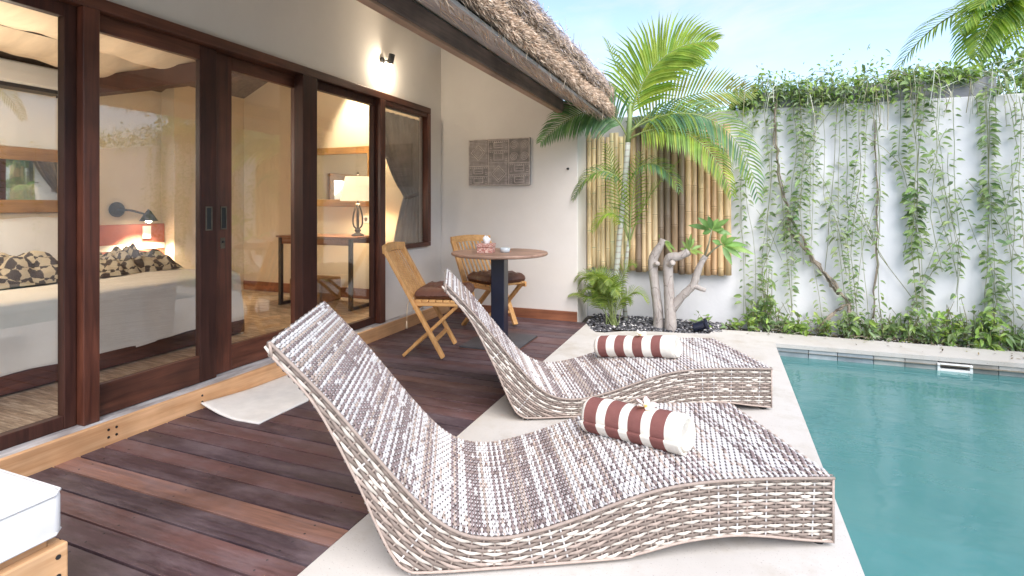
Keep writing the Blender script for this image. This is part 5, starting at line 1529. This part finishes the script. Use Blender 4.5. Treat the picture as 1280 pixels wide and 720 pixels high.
def frangipani():
    random.seed(61)
    Y = 5.02; base = V((xat(829,Y),Y,-.02)); t = empty('frangipani_tree', base, 0, 'pollarded grey frangipani trunk with a few big green leaves', 'tree')
    def A(x, y, Yy=Y): return at(x,y,Yy)-base
    def limb(name, pts, rad, par=t):
        P = [A(*p) for p in pts]; fine = []; rr = []
        for i in range(len(P)-1):
            for k in range(5):
                u = k/5; p0 = P[max(i-1,0)]; p1 = P[i]; p2 = P[i+1]; p3 = P[min(i+2,len(P)-1)]
                q = .5*((2*p1)+(-p0+p2)*u+(2*p0-5*p1+4*p2-p3)*u*u+(-p0+3*p1-3*p2+p3)*u**3); fine.append(q); rr.append(rad[i]*(1-u)+rad[i+1]*u)
        fine.append(P[-1]); rr.append(rad[-1])
        rr = [r*(1+.10*mnoise.noise((i*.9,len(pts),3))) for i, r in enumerate(rr)]
        m = MB(); m.tube(fine, rr, 14, True, None, .03); return m.build(name, M['bark'], par, smooth=True)
    tr = limb('trunk', [(838,420,5.02),(838,395,5.02),(836,360,5.02),(835,330,5.02),(839,322,5.0),(850,320,4.98),(861,314,4.97)], [.058,.052,.045,.046,.046,.036,.036])
    limb('trunk', [(822,420,5.06),(823,395,5.06),(819,360,5.06),(816,330,5.06),(819,318,5.06),(826,306,5.05),(829,299,5.05)], [.054,.046,.040,.044,.042,.031,.030])
    limb('branch', [(836,392,5.03),(850,373,5.0),(866,357,4.98),(871,343,4.97),(876,330,4.97),(882,320,4.97)], [.045,.036,.032,.032,.026,.024])
    limb('branch', [(868,357,4.98),(876,361,4.95),(882,363,4.94)], [.026,.02,.015])
    limb('branch', [(836,331,5.0),(840,329,4.955),(841,328,4.94)], [.03,.026,.024])
    limb('branch', [(818,331,5.04),(821,330,5.01),(822,329,4.995)], [.028,.024,.022])
    def shoots(c, tips, lw, pal):
        for (x,y,L) in tips:
            b = A(*c); e = A(x,y,c[2]-random.uniform(-.03,.10)); m = MB()
            d = (e-b); n = 10; sd = d.cross(V((0,-1,.5))).normalized(); nu = sd.cross(d).normalized(); vs = []; fs = []; cs = []
            col = jit(random.choice(pal),.15)
            for i in range(n+1):
                q = i/n; w = lw*math.sin(PI*max(.0,(q-.12)/.88)**.85)**.9 if q > .12 else .004
                p = b+d*q+V((0,0,-.06*d.length*q*q))+nu*.05*d.length*math.sin(PI*q)
                vs += [p-sd*w/2+nu*w*.12, p, p+sd*w/2+nu*w*.12]; cs += [col,tuple(k*1.25 for k in col),col]
            for i in range(n):
                for k in range(2): a = i*3+k; fs.append((a,a+1,a+4,a+3))
            m.v = [tuple(p) for p in vs]; m.f = fs; m.m = [0]*len(fs); m.c = cs; m.build('leaf', M['bigleaf'], t, smooth=True)
    bl = [(.16,.29,.09),(.20,.34,.10),(.13,.25,.085)]; lt = [(.22,.33,.10),(.26,.37,.12)]
    for q in ([(880,322,4.97),(886,305,4.95),(890,285,4.95)],[(882,322,4.97),(892,312,4.93),(902,305,4.92)]):
        m = MB(); m.tube([A(*p) for p in q], [.009,.007,.005], 7, True, (.26,.26,.17)); m.build('shoot', M['stem'], t, smooth=True)
    shoots((890,288,4.95), [(872,270,1),(860,280,1),(885,268,1),(912,272,1),(905,285,1),(898,272,1),(878,292,1),(915,292,1)], .05, bl)
    shoots((902,306,4.92), [(944,316,1),(928,322,1),(922,295,1),(915,330,1),(935,305,1),(890,300,1),(908,290,1)], .048, bl)
    shoots((862,313,4.97), [(852,300,1),(858,295,1),(868,296,1),(878,306,1),(880,316,1),(872,318,1),(850,310,1),(864,290,1)], .032, lt)
    shoots((829,300,5.05), [(840,306,1),(845,312,1),(842,318,1)], .028, lt)
    shoots((824,298,5.05), [(824,292,1)], .01, lt)
frangipani()

# ------------------------------------------------------------------ light
SUN_EL, SUN_AZ = math.radians(46), math.radians(140)   # azimuth clockwise from +Y
w = bpy.data.worlds.new('World'); scene.world = w
b = N('w', w)
sky = b.t.nodes.new('ShaderNodeTexSky'); sky.sky_type = 'NISHITA'; sky.sun_disc = False; sky.sun_elevation = SUN_EL; sky.sun_rotation = SUN_AZ
sky.air_density = 1.0; sky.dust_density = .6; sky.ozone_density = 1.0
tc = b.t.nodes.new('ShaderNodeTexCoord'); mp = b.t.nodes.new('ShaderNodeMapping'); mp.inputs['Scale'].default_value = (1,1,3.6); mp.inputs['Location'].default_value = (.35,.2,.1)
b.l(tc.outputs['Generated'], mp.inputs['Vector'])
cl = b.noise(mp.outputs['Vector'], 2.1, 7, .58, .35)
fac = b.mr(cl, .47, .66, .03, .88)
cs = b.mix(fac, b.mix(1.0, sky.outputs[0], (.76,.725,.74), 'MULTIPLY'), (2.05,2.1,2.17))
bg = b.t.nodes.new('ShaderNodeBackground'); bg.inputs['Strength'].default_value = .095; b.l(cs, bg.inputs['Color'])
ow = b.t.nodes.new('ShaderNodeOutputWorld'); b.l(bg.outputs[0], ow.inputs['Surface'])
def lamp(name, typ, loc, energy, col, size=.05, rot=None, **kw):
    l = bpy.data.lights.new(name, typ); l.energy = energy; l.color = col
    if typ in ('POINT','SPOT'): l.shadow_soft_size = size
    for k, v in kw.items(): setattr(l, k, v)
    o = bpy.data.objects.new(name, l); COL.objects.link(o); o.location = loc
    if rot: o.rotation_euler = rot
    return o
sd = V((math.sin(SUN_AZ)*math.cos(SUN_EL), math.cos(SUN_AZ)*math.cos(SUN_EL), math.sin(SUN_EL)))
s = lamp('sun', 'SUN', (0,0,10), 1.1, (1,.95,.89)); s.data.angle = math.radians(55); s.rotation_euler = sd.to_track_quat('Z','Y').to_euler()
warm = (1,.80,.54)
lamp('spotlight_glow', 'POINT', SPOT, 1.8, (1,.86,.66), .02)
lamp('table_lamp_glow', 'POINT', (-3.43,4.46,1.28), 8, warm, .05)
lamp('reading_lamp_glow', 'SPOT', (-5.38,3.67,.92), 20, warm, .03, (0,0,0), spot_size=math.radians(120), spot_blend=.5)
lamp('downlight_glow', 'SPOT', (-3.72,4.55,2.735), 48, (1,.84,.60), .03, (math.radians(14),0,0), spot_size=math.radians(60), spot_blend=.7)
lamp('room_fill', 'POINT', (-4.3,1.7,1.6), 11, (1,.87,.70), .35)  # added soft fill to brighten the room, no fitting belongs to it

# ------------------------------------------------------------------ camera and render
cam = bpy.data.cameras.new('camera'); co = bpy.data.objects.new('camera', cam); COL.objects.link(co)
co.location = (0,0,HC); co.rotation_euler = (PI/2,0,CA)
cam.sensor_width = 36; cam.lens = 36*FPX/1280; cam.shift_y = -103/1280; cam.clip_start = .02; cam.clip_end = 1000
scene.camera = co
scene.view_settings.view_transform = 'Standard'; scene.view_settings.look = 'None'; scene.view_settings.gamma = 1; scene.view_settings.use_curve_mapping = False
scene.view_settings.exposure = 2.34
scene.render.engine = 'CYCLES'
scene.cycles.use_denoising = True
try: scene.cycles.denoiser = 'OPENIMAGEDENOISE'
except Exception: pass
scene.cycles.max_bounces = 10; scene.cycles.diffuse_bounces = 6; scene.cycles.glossy_bounces = 4; scene.cycles.transparent_max_bounces = 24; scene.cycles.transmission_bounces = 6
scene.cycles.caustics_reflective = False; scene.cycles.caustics_refractive = False
scene.cycles.sample_clamp_indirect = 6
